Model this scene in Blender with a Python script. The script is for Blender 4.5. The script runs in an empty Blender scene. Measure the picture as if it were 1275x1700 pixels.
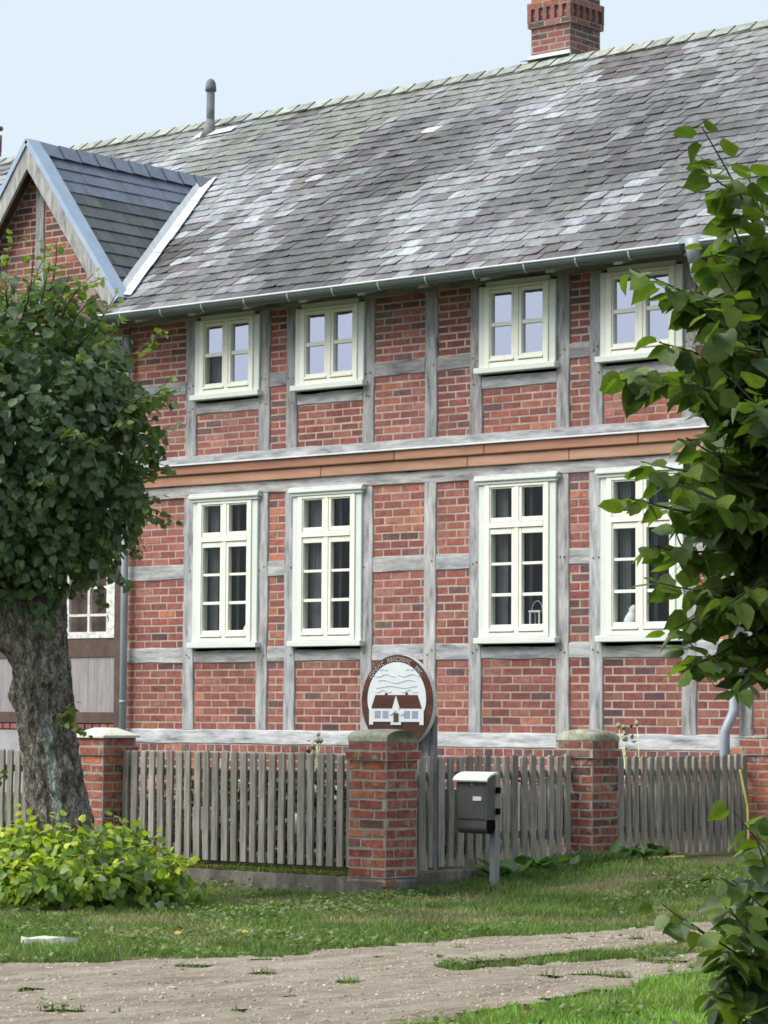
import bpy, math, random
import numpy as np
from mathutils import Matrix, Vector
random.seed(7); RNG = np.random.default_rng(11)
scene = bpy.context.scene
COL = scene.collection

# ------------------------------------------------------------------ camera
cam_d = bpy.data.cameras.new("camera"); cam = bpy.data.objects.new("camera", cam_d); COL.objects.link(cam)
cam_d.sensor_fit = 'HORIZONTAL'; cam_d.sensor_width = 36.0; cam_d.lens = 132.706
cam_d.clip_start = 0.1; cam_d.clip_end = 3000
cam.matrix_world = Matrix(((0.76173589, 0.04192471, 0.64652978, 0.0),
                           (0.64786004, -0.05850719, -0.75950924, 0.0),
                           (0.00598444, 0.99740625, -0.07172836, 1.42),
                           (0, 0, 0, 1)))
scene.camera = cam

# ------------------------------------------------------------------ light
SUN = Vector((-0.42, -0.66, 0.88)).normalized()
world = bpy.data.worlds.new("World"); scene.world = world; world.use_nodes = True
wn = world.node_tree; bg = wn.nodes['Background']
sky = wn.nodes.new('ShaderNodeTexSky'); sky.sky_type = 'NISHITA'; sky.sun_disc = False
sky.sun_elevation = math.asin(SUN.z); sky.sun_rotation = math.atan2(SUN.x, SUN.y)
sky.air_density = 1.0; sky.dust_density = 3.5; sky.ozone_density = 2.0; sky.altitude = 0
veil = wn.nodes.new('ShaderNodeMix'); veil.data_type = 'RGBA'; veil.inputs[0].default_value = 0.80      # thin high cloud over the blue
wn.links.new(sky.outputs[0], veil.inputs[6]); veil.inputs[7].default_value = (6.1, 6.95, 7.55, 1)
wn.links.new(veil.outputs[2], bg.inputs[0]); bg.inputs[1].default_value = 0.115
sl = bpy.data.lights.new("sun", 'SUN'); sl.energy = 3.7; sl.angle = math.radians(42); sl.color = (1.0, 0.96, 0.9)
so = bpy.data.objects.new("sun", sl); COL.objects.link(so)
so.rotation_euler = SUN.to_track_quat('Z', 'Y').to_euler(); so.location = (-30, -20, 30)
scene.view_settings.view_transform = 'Standard'; scene.view_settings.look = 'None'
scene.view_settings.gamma = 1.0; scene.view_settings.use_curve_mapping = False
scene.view_settings.exposure = 0.32
scene.cycles.filter_width = 1.65

# ------------------------------------------------------------------ noise helpers
def _hash(ix, iy, iz, seed):
    h = (ix * 374761393 + iy * 668265263 + iz * 2147483647 + seed * 144665) & 0xFFFFFFFF
    h = ((h ^ (h >> 13)) * 1274126177) & 0xFFFFFFFF
    h = (h ^ (h >> 16)) & 0xFFFFFFFF
    return h / 4294967295.0
def vnoise(p, seed=0):
    p = np.asarray(p, float); i = np.floor(p).astype(np.int64); f = p - i; f = f * f * (3 - 2 * f); r = 0
    for dx in (0, 1):
        for dy in (0, 1):
            for dz in (0, 1):
                w = (f[..., 0] if dx else 1 - f[..., 0]) * (f[..., 1] if dy else 1 - f[..., 1]) * (f[..., 2] if dz else 1 - f[..., 2])
                r = r + w * _hash(i[..., 0] + dx, i[..., 1] + dy, i[..., 2] + dz, seed)
    return r * 2 - 1
def fbm(p, oct=4, seed=0):
    p = np.asarray(p, float); a = 1.0; s = 0; t = 0
    for o in range(oct):
        s = s + a * vnoise(p * (2 ** o) + o * 17.3, seed + o); t += a; a *= 0.5
    return s / t
def n1(x, y=0.0, z=0.0, seed=0, oct=3): return float(fbm(np.array([[x, y, z]]), oct, seed)[0])

# ------------------------------------------------------------------ materials
def newmat(name):
    m = bpy.data.materials.new(name); m.use_nodes = True
    return m, m.node_tree.nodes, m.node_tree.links, m.node_tree.nodes['Principled BSDF']
def ramp(N, stops):
    r = N.new('ShaderNodeValToRGB'); e = r.color_ramp.elements
    while len(e) < len(stops): e.new(0.5)
    for i, (p, c) in enumerate(stops):
        e[i].position = p; e[i].color = (c[0], c[1], c[2], 1)
    return r
def noise_tex(N, L, vec, scale, detail=6, rough=0.6, stretch=(1, 1, 1)):
    mp = N.new('ShaderNodeMapping'); mp.inputs['Scale'].default_value = stretch
    L.new(vec, mp.inputs['Vector'])
    t = N.new('ShaderNodeTexNoise'); t.inputs['Scale'].default_value = scale
    t.inputs['Detail'].default_value = detail; t.inputs['Roughness'].default_value = rough
    L.new(mp.outputs[0], t.inputs['Vector']); return t
def mix(N, L, fac, a, b, mode='MIX'):
    m = N.new('ShaderNodeMix'); m.data_type = 'RGBA'; m.blend_type = mode
    for v, s in ((fac, m.inputs[0]), (a, m.inputs[6]), (b, m.inputs[7])):
        if hasattr(v, 'is_output') or hasattr(v, 'links'): L.new(v, s)
        elif isinstance(v, (int, float)): s.default_value = v
        else: s.default_value = (v[0], v[1], v[2], 1)
    return m.outputs[2]
def surf(name, stops, scale=6, stretch=(1, 1, 1), rough=0.8, bump=0.3, bscale=40, bstretch=None, attr=False, fine=None,
         metal=0.0, spec=0.4, stain=None, bdist=0.01, broad=None):
    """generic weathered surface: big noise ramp x optional colour attribute x fine grain, bump"""
    m, N, L, P = newmat(name)
    tc = N.new('ShaderNodeTexCoord').outputs['Object']
    t = noise_tex(N, L, tc, scale, 7, 0.62, stretch)
    r = ramp(N, stops); L.new(t.outputs[0], r.inputs[0]); c = r.outputs[0]
    if attr:
        a = N.new('ShaderNodeAttribute'); a.attribute_name = 'Col'
        c = mix(N, L, 1.0, a.outputs[0], c, 'MULTIPLY')
    if fine:
        t2 = noise_tex(N, L, tc, fine[0], 5, 0.7, fine[2] if len(fine) > 2 else (1, 1, 1))
        r2 = ramp(N, [(0.3, (1 - fine[1],) * 3), (0.7, (1 + fine[1],) * 3)]); L.new(t2.outputs[0], r2.inputs[0])
        c = mix(N, L, 1.0, c, r2.outputs[0], 'MULTIPLY')
    if broad:
        t6 = noise_tex(N, L, tc, broad[0], 5, 0.6, (1, 1, 1)); r6 = ramp(N, [(0.36, broad[1]), (0.5, (1, 1, 1)), (0.68, broad[2])]); L.new(t6.outputs[0], r6.inputs[0])
        c = mix(N, L, 1.0, c, r6.outputs[0], 'MULTIPLY')
    if stain:
        t3 = noise_tex(N, L, tc, stain[0], 6, 0.65, stain[3] if len(stain) > 3 else (1, 1, 1))
        r3 = ramp(N, [(stain[1], (0, 0, 0)), (min(1, stain[1] + 0.12), (1, 1, 1))]); L.new(t3.outputs[0], r3.inputs[0])
        c = mix(N, L, r3.outputs[0], c, stain[2])
    L.new(c, P.inputs['Base Color'])
    P.inputs['Roughness'].default_value = rough; P.inputs['Metallic'].default_value = metal
    P.inputs['Specular IOR Level'].default_value = spec
    if bump:
        tb = noise_tex(N, L, tc, bscale, 6, 0.65, bstretch or stretch)
        b = N.new('ShaderNodeBump'); b.inputs['Strength'].default_value = bump; b.inputs['Distance'].default_value = bdist
        L.new(tb.outputs[0], b.inputs['Height']); L.new(b.outputs[0], P.inputs['Normal'])
    return m

M = {}
M['brick'] = surf('old red brick', [(0.3, (0.68,) * 3), (0.7, (1.3,) * 3)], 13, rough=0.85, bump=0.5, bscale=60, attr=True, fine=(60, 0.3), stain=(17, 0.64, (0.40, 0.32, 0.28)), bdist=0.006, broad=(0.9, (0.74, 0.72, 0.72), (1.16, 1.14, 1.12)))
M['brick_old'] = surf('worn pillar brick', [(0.3, (0.62, 0.57, 0.50)), (0.7, (1.6, 1.42, 1.2))], 11, rough=0.9, bump=0.6, bscale=50, attr=True, fine=(60, 0.3), stain=(12, 0.545, (0.27, 0.225, 0.185)), bdist=0.008)
M['mortar'] = surf('lime mortar', [(0.3, (0.31, 0.24, 0.205)), (0.7, (0.48, 0.385, 0.335))], 7, rough=0.95, bump=0.5, bscale=80, fine=(60, 0.15), broad=(1.1, (0.72, 0.72, 0.72), (1.2, 1.2, 1.2)))
M['mortar_dark'] = surf('grey pillar mortar', [(0.3, (0.24, 0.21, 0.18)), (0.7, (0.40, 0.36, 0.31))], 7, rough=0.95, bump=0.5, bscale=80, fine=(60, 0.2))
TS = [(0.30, (0.13, 0.125, 0.125)), (0.42, (0.27, 0.272, 0.28)), (0.55, (0.38, 0.382, 0.39)), (0.64, (0.46, 0.46, 0.455)), (0.76, (0.58, 0.575, 0.565))]
M['timber_v'] = surf('weathered grey oak upright', TS, 5, (3.2, 3.2, 0.55), 0.85, 0.6, 26, (5, 5, 0.35), attr=True, fine=(34, 0.22, (4, 4, 0.3)), bdist=0.008)
M['timber_h'] = surf('weathered grey oak lying', TS, 5, (0.55, 3.2, 3.2), 0.85, 0.6, 26, (0.35, 5, 5), attr=True, fine=(34, 0.22, (0.3, 4, 4)), bdist=0.008)
M['orange_wood'] = surf('fresh orange larch board', [(0.3, (0.32, 0.16, 0.10)), (0.7, (0.46, 0.26, 0.18))], 4, (0.4, 3, 3), 0.6, 0.25, 20, (0.3, 6, 6), attr=True, fine=(30, 0.12, (0.25, 5, 5)))
M['brown_wood'] = surf('dark red brown paint', [(0.3, (0.065, 0.040, 0.033)), (0.7, (0.125, 0.080, 0.068))], 6, rough=0.6, bump=0.2)
M['grey_board'] = surf('grey weathered boards', [(0.3, (0.24, 0.215, 0.22)), (0.7, (0.36, 0.33, 0.335))], 5, (5, 5, 0.4), 0.8, 0.4, 30, (6, 6, 0.3), fine=(30, 0.2, (5, 5, 0.25)))
M['cream'] = surf('cream gloss paint', [(0.3, (0.76, 0.76, 0.66)), (0.7, (0.84, 0.84, 0.75))], 6, rough=0.4, bump=0.08, bscale=30, fine=(25, 0.05), stain=(5, 0.70, (0.62, 0.61, 0.53)))
M['sage'] = surf('pale sage paint', [(0.3, (0.61, 0.66, 0.61)), (0.7, (0.67, 0.715, 0.665))], 3, rough=0.5, bump=0.08, bscale=30, fine=(20, 0.04))
M['white_old'] = surf('flaking white paint', [(0.35, (0.45, 0.44, 0.42)), (0.5, (0.68, 0.68, 0.67)), (0.8, (0.8, 0.8, 0.8))], 18, rough=0.7, bump=0.3)
M['zinc_white'] = surf('pale weathered zinc', [(0.3, (0.50, 0.53, 0.56)), (0.7, (0.70, 0.73, 0.75))], 6, rough=0.5, bump=0.15, bscale=12, metal=0.0, spec=0.6, stain=(9, 0.66, (0.4, 0.42, 0.43)))
M['zinc'] = surf('blue grey zinc', [(0.3, (0.24, 0.285, 0.33)), (0.7, (0.36, 0.41, 0.455))], 5, (3, 3, 0.5), rough=0.42, bump=0.05, metal=0.0, spec=0.6)
M['zinc_blue'] = surf('blue reflecting zinc strip', [(0.3, (0.33, 0.42, 0.55)), (0.7, (0.43, 0.52, 0.64))], 5, rough=0.35, bump=0.1, bscale=8, metal=0.35, spec=0.6)
M['gutter'] = surf('dark green grey gutter', [(0.3, (0.045, 0.062, 0.058)), (0.7, (0.085, 0.11, 0.10))], 6, (0.4, 2, 2), rough=0.5, bump=0.05, metal=0.1)
M['dark'] = surf('near black room shade', [(0.3, (0.012, 0.013, 0.016)), (0.7, (0.022, 0.024, 0.028))], 2, rough=0.9, bump=0)
M['curtain'] = surf('grey linen curtain', [(0.3, (0.11, 0.12, 0.12)), (0.7, (0.18, 0.19, 0.19))], 8, (6, 6, 0.3), rough=0.9, bump=0.1)
M['plaster'] = surf('grey plaster', [(0.3, (0.27, 0.27, 0.28)), (0.7, (0.42, 0.42, 0.43))], 5, rough=0.9, bump=0.3, bscale=30)
M['concrete'] = surf('stained concrete', [(0.3, (0.065, 0.058, 0.05)), (0.5, (0.12, 0.11, 0.095)), (0.7, (0.22, 0.205, 0.18))], 7, (1, 1, 0.5), 0.9, 0.5, 40, fine=(50, 0.25), stain=(4, 0.62, (0.10, 0.12, 0.06)))
M['picket'] = surf('grey picket wood', [(0.3, (0.15, 0.138, 0.12)), (0.5, (0.26, 0.245, 0.22)), (0.72, (0.40, 0.385, 0.355))], 5, (5, 5, 0.5), 0.9, 0.6, 24, (6, 6, 0.3), attr=True, fine=(30, 0.25, (5, 5, 0.3)), bdist=0.006)
M['moss_stone'] = surf('mossy capstone', [(0.3, (0.13, 0.13, 0.095)), (0.5, (0.27, 0.27, 0.21)), (0.72, (0.48, 0.50, 0.42))], 8, rough=0.95, bump=0.6, bscale=40, fine=(50, 0.25), stain=(6, 0.6, (0.16, 0.18, 0.08)))
M['pale_stone'] = surf('pale capstone', [(0.3, (0.56, 0.54, 0.45)), (0.7, (0.76, 0.73, 0.64))], 7, rough=0.85, bump=0.2, fine=(40, 0.1))
M['slate'] = surf('weathered slate', [(0.3, (0.60,) * 3), (0.7, (1.38,) * 3)], 5.5, (1.6, .8, .8), rough=0.48, bump=0.35, bscale=22, attr=True, fine=(45, 0.25), spec=0.55, stain=(3.2, 0.63, (0.085, 0.075, 0.068), (1, .5, .5)))
M['slate_blue'] = surf('new blue slate', [(0.3, (0.8,) * 3), (0.7, (1.2,) * 3)], 8, (1, 1, 0.5), rough=0.42, bump=0.2, bscale=22, attr=True, fine=(30, 0.15), spec=0.55)
M['lichen_cap'] = surf('lichen covered ridge slate', [(0.32, (0.17, 0.18, 0.17)), (0.5, (0.27, 0.295, 0.26)), (0.7, (0.40, 0.43, 0.37))], 9, rough=0.8, bump=0.3, attr=True, fine=(40, 0.15))
M['pipe_dark'] = surf('old grey vent pipe', [(0.3, (0.10, 0.105, 0.11)), (0.7, (0.20, 0.21, 0.21))], 6, rough=0.7, bump=0.2, fine=(30, 0.2))
M['mailbox'] = surf('dark green grey lacquer', [(0.3, (0.072, 0.076, 0.072)), (0.7, (0.095, 0.10, 0.095))], 4, rough=0.42, bump=0.05, fine=(60, 0.06))
M['mail_dark'] = surf('black hollow shade and bracket', [(0.3, (0.004, 0.005, 0.006)), (0.7, (0.008, 0.008, 0.009))], 4, rough=0.9, bump=0, spec=0.05)
M['white'] = surf('white lacquer', [(0.3, (0.66, 0.67, 0.66)), (0.7, (0.78, 0.78, 0.77))], 5, rough=0.4, bump=0.03)
M['steel'] = surf('grey post paint', [(0.3, (0.16, 0.17, 0.175)), (0.7, (0.25, 0.265, 0.27))], 6, (3, 3, 0.6), rough=0.5, bump=0.1)
M['mahogany'] = surf('varnished red brown wood', [(0.3, (0.05, 0.017, 0.012)), (0.55, (0.10, 0.032, 0.02)), (0.75, (0.17, 0.06, 0.03))], 5, (0.6, 3, 4), rough=0.35, bump=0.1, spec=0.5)
M['sign_white'] = surf('white painted scene', [(0.3, (0.74, 0.79, 0.82)), (0.7, (0.82, 0.86, 0.88))], 5, rough=0.5, bump=0)
M['sign_grey'] = surf('thin grey painted line', [(0.3, (0.42, 0.46, 0.52)), (0.7, (0.5, 0.54, 0.6))], 5, rough=0.5, bump=0)
M['sign_pane'] = surf('lilac grey painted pane', [(0.3, (0.32, 0.32, 0.44)), (0.7, (0.42, 0.42, 0.54))], 30, rough=0.5, bump=0)
M['sign_letter'] = surf('faded cream lettering', [(0.3, (0.42, 0.38, 0.34)), (0.7, (0.60, 0.56, 0.50))], 20, rough=0.6, bump=0)
M['edge_wood'] = surf('pale barrel edge', [(0.3, (0.45, 0.45, 0.44)), (0.7, (0.66, 0.66, 0.65))], 5, rough=0.7, bump=0.2)
M['soil'] = surf('dark garden soil', [(0.3, (0.035, 0.03, 0.02)), (0.7, (0.07, 0.06, 0.04))], 5, rough=0.95, bump=0.5)
M['petal'] = surf('white petals', [(0.3, (0.62, 0.62, 0.55)), (0.7, (0.8, 0.8, 0.74))], 20, rough=0.7, bump=0)
M['petal_dry'] = surf('withered flower heads', [(0.3, (0.24, 0.22, 0.13)), (0.7, (0.42, 0.39, 0.26))], 20, rough=0.8, bump=0.2)
M['yellow'] = surf('yellow plastic', [(0.3, (0.72, 0.62, 0.16)), (0.7, (0.8, 0.7, 0.24))], 6, rough=0.5, bump=0)
M['stone'] = surf('field stone', [(0.3, (0.20, 0.18, 0.16)), (0.7, (0.42, 0.39, 0.35))], 12, rough=0.9, bump=0.4, attr=True)

def bark():
    m, N, L, P = newmat('lime tree bark')
    tc = N.new('ShaderNodeTexCoord').outputs['Object']
    t = noise_tex(N, L, tc, 6, 8, 0.7, (2.2, 2.2, 0.8))
    r = ramp(N, [(0.36, (0.12, 0.103, 0.088)), (0.46, (0.31, 0.272, 0.235)), (0.55, (0.46, 0.42, 0.365)), (0.65, (0.60, 0.57, 0.51))]); L.new(t.outputs[0], r.inputs[0])
    a = N.new('ShaderNodeAttribute'); a.attribute_name = 'Col'       # where lichen grows on this trunk
    t2 = noise_tex(N, L, tc, 8, 8, 0.75, (1.3, 1.3, 0.8))
    mm = N.new('ShaderNodeMath'); mm.operation = 'MULTIPLY_ADD'; mm.inputs[1].default_value = 1.0; mm.inputs[2].default_value = -1.02
    ad = N.new('ShaderNodeMath'); ad.operation = 'ADD'
    L.new(a.outputs[2], ad.inputs[0]); L.new(t2.outputs[0], ad.inputs[1]); L.new(ad.outputs[0], mm.inputs[0])
    sc = N.new('ShaderNodeMath'); sc.operation = 'MULTIPLY'; sc.inputs[1].default_value = 9; sc.use_clamp = True; L.new(mm.outputs[0], sc.inputs[0])
    vc = N.new('ShaderNodeTexVoronoi'); vc.feature = 'DISTANCE_TO_EDGE'; vc.inputs['Scale'].default_value = 17
    mc = N.new('ShaderNodeMapping'); mc.inputs['Scale'].default_value = (1.5, 1.5, 0.55); t9 = noise_tex(N, L, tc, 7, 5, 0.65)
    L.new(mix(N, L, 0.16, tc, t9.outputs[1]), mc.inputs[0]); L.new(mc.outputs[0], vc.inputs['Vector'])
    rc = ramp(N, [(0.0, (0.30, 0.28, 0.27)), (0.10, (0.85, 0.84, 0.83)), (0.3, (1.1, 1.1, 1.1))]); L.new(vc.outputs['Distance'], rc.inputs[0])
    c = mix(N, L, sc.outputs[0], r.outputs[0], (0.50, 0.58, 0.53)); c = mix(N, L, 1.0, c, rc.outputs[0], 'MULTIPLY')
    L.new(c, P.inputs['Base Color']); P.inputs['Roughness'].default_value = 0.95
    v = N.new('ShaderNodeTexVoronoi'); v.feature = 'DISTANCE_TO_EDGE'; v.inputs['Scale'].default_value = 22
    mp = N.new('ShaderNodeMapping'); mp.inputs['Scale'].default_value = (1.6, 1.6, 0.5)
    t4 = noise_tex(N, L, tc, 9, 4, 0.6); mv = mix(N, L, 0.12, tc, t4.outputs[1])
    L.new(mv, mp.inputs[0]); L.new(mp.outputs[0], v.inputs['Vector'])
    t5 = noise_tex(N, L, tc, 34, 8, 0.75, (2, 2, 0.8))
    add = N.new('ShaderNodeMath'); add.operation = 'MULTIPLY_ADD'; add.inputs[1].default_value = 1.6
    L.new(v.outputs['Distance'], add.inputs[0]); L.new(t5.outputs[0], add.inputs[2])
    b = N.new('ShaderNodeBump'); b.inputs['Strength'].default_value = 0.9; b.inputs['Distance'].default_value = 0.06
    L.new(add.outputs[0], b.inputs['Height']); L.new(b.outputs[0], P.inputs['Normal'])
    return m
M['bark'] = bark()
M['twig'] = surf('young brown twig', [(0.3, (0.05, 0.042, 0.03)), (0.7, (0.11, 0.09, 0.065))], 8, rough=0.85, bump=0.2)

def leafmat(name, transl=0.35, rough=0.42, spec=0.45, veins=True):
    m, N, L, P = newmat(name)
    a = N.new('ShaderNodeAttribute'); a.attribute_name = 'Col'
    tc = N.new('ShaderNodeTexCoord').outputs['Object']
    t = noise_tex(N, L, tc, 25, 4, 0.6); r = ramp(N, [(0.3, (0.75,) * 3), (0.7, (1.25,) * 3)]); L.new(t.outputs[0], r.inputs[0])
    c = mix(N, L, 1.0, a.outputs[0], r.outputs[0], 'MULTIPLY')
    L.new(c, P.inputs['Base Color']); P.inputs['Roughness'].default_value = rough; P.inputs['Specular IOR Level'].default_value = spec
    if veins:
        uv = N.new('ShaderNodeUVMap'); sp = N.new('ShaderNodeSeparateXYZ'); L.new(uv.outputs[0], sp.inputs[0])
        ab = N.new('ShaderNodeMath'); ab.operation = 'ABSOLUTE'; L.new(sp.outputs[1], ab.inputs[0])
        k = N.new('ShaderNodeMath'); k.operation = 'MULTIPLY_ADD'; k.inputs[1].default_value = -0.8; L.new(ab.outputs[0], k.inputs[0]); L.new(sp.outputs[0], k.inputs[2])
        s = N.new('ShaderNodeMath'); s.operation = 'MULTIPLY'; s.inputs[1].default_value = 34; L.new(k.outputs[0], s.inputs[0])
        si = N.new('ShaderNodeMath'); si.operation = 'SINE'; L.new(s.outputs[0], si.inputs[0])
        pw = N.new('ShaderNodeMath'); pw.operation = 'ABSOLUTE'; L.new(si.outputs[0], pw.inputs[0])
        b = N.new('ShaderNodeBump'); b.inputs['Strength'].default_value = 0.22; b.inputs['Distance'].default_value = 0.003
        L.new(pw.outputs[0], b.inputs['Height']); L.new(b.outputs[0], P.inputs['Normal'])
    tr = N.new('ShaderNodeBsdfTranslucent')
    c2 = mix(N, L, 1.0, c, (1.5, 1.7, 0.5), 'MULTIPLY'); L.new(c2, tr.inputs[0])
    ms = N.new('ShaderNodeMixShader'); ms.inputs[0].default_value = transl
    L.new(P.outputs[0], ms.inputs[1]); L.new(tr.outputs[0], ms.inputs[2])
    L.new(ms.outputs[0], N['Material Output'].inputs[0])
    return m
M['leaf'] = leafmat('lime leaf')
M['leaf_young'] = leafmat('young lime leaf', 0.4)
M['leaf_small'] = leafmat('garden leaf', 0.25, veins=False)
M['grass'] = leafmat('grass blade', 0.3, 0.6, 0.3, veins=False)

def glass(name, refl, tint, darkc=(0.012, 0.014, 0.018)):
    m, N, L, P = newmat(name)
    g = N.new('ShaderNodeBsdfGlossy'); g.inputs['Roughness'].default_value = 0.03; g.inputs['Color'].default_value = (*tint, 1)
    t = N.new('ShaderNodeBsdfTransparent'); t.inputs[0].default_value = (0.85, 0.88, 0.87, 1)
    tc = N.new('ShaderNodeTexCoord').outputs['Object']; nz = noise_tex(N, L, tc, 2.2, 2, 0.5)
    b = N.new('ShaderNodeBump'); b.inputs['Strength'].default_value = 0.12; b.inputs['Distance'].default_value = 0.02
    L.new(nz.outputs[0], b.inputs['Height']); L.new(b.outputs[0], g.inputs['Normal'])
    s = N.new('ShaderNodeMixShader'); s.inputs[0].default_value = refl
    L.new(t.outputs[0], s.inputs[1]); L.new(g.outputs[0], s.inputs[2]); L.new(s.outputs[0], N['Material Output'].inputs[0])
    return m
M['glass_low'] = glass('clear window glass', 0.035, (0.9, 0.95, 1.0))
M['glass_up'] = glass('boosted sky reflecting glass', 0.62, (0.80, 0.82, 1.0))  # reflectance raised to imitate mirrored sky; lower glass kept dim for unbuilt trees

# ------------------------------------------------------------------ mesh helpers
class MB:
    def __init__(s): s.v = []; s.f = []; s.c = []
    def face(s, pts, col=(1, 1, 1)):
        n = len(s.v); s.v += [tuple(p) for p in pts]; s.f.append(tuple(range(n, n + len(pts)))); s.c.append(col)
    def poly(s, verts, faces, col=(1, 1, 1)):
        n = len(s.v); s.v += [tuple(p) for p in verts]
        for f in faces: s.f.append(tuple(n + i for i in f)); s.c.append(col)
    def box(s, x0, x1, y0, y1, z0, z1, col=(1, 1, 1), j=0.0):
        V = [(x, y, z) for z in (z0, z1) for y in (y0, y1) for x in (x0, x1)]
        if j: V = [tuple(a + random.uniform(-j, j) for a in p) for p in V]
        s.poly(V, [(0, 1, 5, 4), (1, 3, 7, 5), (3, 2, 6, 7), (2, 0, 4, 6), (4, 5, 7, 6), (2, 3, 1, 0)], col)
    def bbox(s, x0, x1, y0, y1, z0, z1, b=0.004, col=(1, 1, 1)):
        """box with chamfered edges"""
        V = []; idx = {}
        for ix, x in enumerate((x0, x1)):
            for iy, y in enumerate((y0, y1)):
                for iz, z in enumerate((z0, z1)):
                    sx, sy, sz = (b, -b)[ix], (b, -b)[iy], (b, -b)[iz]
                    idx[ix, iy, iz] = (len(V), len(V) + 1, len(V) + 2)
                    V += [(x, y + sy, z + sz), (x + sx, y, z + sz), (x + sx, y + sy, z)]
        F = []
        for a in (0, 1):
            for ax in (0, 1, 2):
                q = []
                for u, w in ((0, 0), (1, 0), (1, 1), (0, 1)):
                    k = [0, 0, 0]; k[ax] = a; k[(ax + 1) % 3] = u; k[(ax + 2) % 3] = w
                    q.append(idx[tuple(k)][ax])
                F.append(tuple(q if a else q[::-1]))
        for ax in (0, 1, 2):
            o1, o2 = (ax + 1) % 3, (ax + 2) % 3
            for u in (0, 1):
                for w in (0, 1):
                    k0 = [0, 0, 0]; k0[o1] = u; k0[o2] = w; k1 = list(k0); k1[ax] = 1
                    i0, i1 = idx[tuple(k0)], idx[tuple(k1)]
                    F.append((i0[o1], i1[o1], i1[o2], i0[o2]))
        for k in idx: F.append(idx[k])
        s.poly(V, F, col)
    def tube(s, pts, radii, n=10, col=(1, 1, 1), cap=True):
        pts = [Vector(p) for p in pts]; rings = []; base = len(s.v)
        a_prev = None
        for i, p in enumerate(pts):
            d = (pts[min(i + 1, len(pts) - 1)] - pts[max(i - 1, 0)]).normalized()
            if a_prev is None:
                a = d.cross(Vector((0.013, 0.021, 1)))
                if a.length < 0.05: a = d.cross(Vector((0, 1, 0.1)))
            else: a = a_prev - d * a_prev.dot(d)
            a.normalize(); b = d.cross(a); a_prev = a
            r = radii[i] if hasattr(radii, '__len__') else radii
            for k in range(n):
                t = 2 * math.pi * k / n; s.v.append(tuple(p + a * math.cos(t) * r + b * math.sin(t) * r))
        for i in range(len(pts) - 1):
            for k in range(n):
                k2 = (k + 1) % n
                s.f.append((base + i * n + k, base + i * n + k2, base + (i + 1) * n + k2, base + (i + 1) * n + k)); s.c.append(col)
        if cap:
            s.f.append(tuple(base + k for k in range(n))[::-1]); s.c.append(col)
            s.f.append(tuple(base + (len(pts) - 1) * n + k for k in range(n))); s.c.append(col)
    def build(s, name, mat, parent=None, origin=None, smooth=False):
        org = Vector(origin) if origin is not None else (Vector(parent['org']) if parent is not None and 'org' in parent else Vector((0, 0, 0)))
        V = np.array(s.v, dtype=np.float32) - np.array(org, dtype=np.float32)
        me = bpy.data.meshes.new(name); me.from_pydata(V.tolist(), [], s.f); me.update()
        ca = me.color_attributes.new('Col', 'FLOAT_COLOR', 'CORNER')
        cc = np.ones((len(me.loops), 4), dtype=np.float32); k = 0
        tot = np.empty(len(me.polygons), dtype=np.int32); me.polygons.foreach_get('loop_total', tot)
        cc[:, :3] = np.repeat(np.array(s.c, dtype=np.float32), tot, axis=0)
        ca.data.foreach_set('color', cc.ravel())
        if smooth: me.polygons.foreach_set('use_smooth', [True] * len(me.polygons))
        me.materials.append(mat)
        o = bpy.data.objects.new(name, me); COL.objects.link(o)
        if parent is not None:
            o.parent = parent; o['org'] = tuple(org)
        else:
            o.location = org; o['org'] = tuple(org)
        return o
def tag(o, label=None, cat=None, group=None, kind=None):
    if label: o['label'] = label
    if cat: o['category'] = cat
    if group: o['group'] = group
    if kind: o['kind'] = kind
    return o
def thing(name, label, cat, loc, group=None):
    o = bpy.data.objects.new(name, None); COL.objects.link(o); o.location = loc; o.empty_display_size = 0.3
    o['org'] = tuple(loc); return tag(o, label, cat, group)
def jc(base, v): 
    k = 1 + random.uniform(-v, v); return tuple(max(0, c * k * (1 + random.uniform(-v, v) * 0.25)) for c in base)

# ------------------------------------------------------------------ ground
def gh(x, y):
    """ground height"""
    x = np.asarray(x, float); y = np.asarray(y, float)
    def ss(a, b, t): t = np.clip((t - a) / (b - a), 0, 1); return t * t * (3 - 2 * t)
    h = 0.17 * ss(17.4, 20.2, y) * ss(-11.3, -13.2, x)
    inside = ((x < -14.85) & (y > 17.5))
    h = np.where(inside, 0.16 + 0.3 * ss(18, 22.5, y), h)
    return h
UP = [(-12.12, 10.38), (-12.03, 10.83), (-11.81, 11.32), (-11.61, 11.84), (-11.28, 12.52), (-11.43, 13.47), (-11.35, 14.08), (-11.31, 14.59), (-11.11, 15.3), (-11.13, 16.03), (-11.09, 16.47), (-10.97, 17.09), (-10.88, 17.95), (-10.7, 22), (-10.6, 30)]
LO = [(-9.9, 30), (-9.6, 22), (-9.39, 15.49), (-9.24, 14.4), (-9.04, 13.37), (-8.96, 12.79), (-8.75, 12.05), (-8.66, 11.41), (-8.63, 11.03), (-8.51, 10.46), (-8.41, 10.13), (-8.27, 9.58), (-8.2, 8.37), (-8.24, 7.07), (-8.4, 3), (-8.6, -4), (-12.6, -4), (-12.4, 4), (-12.3, 8)]
MS = [(-10.0, 12.32), (-10.18, 12.42), (-10.26, 12.94), (-10.2, 13.45), (-10.2, 14.05), (-10.15, 14.61), (-10.22, 15.12), (-10.21, 15.91), (-10.25, 16.91), (-10.2, 22), (-10.1, 29), (-9.95, 29), (-9.85, 22), (-9.74, 16.08), (-9.67, 15.07), (-9.71, 14.35), (-9.64, 13.88), (-9.78, 13.47), (-9.84, 12.97), (-9.92, 12.52)]
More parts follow.
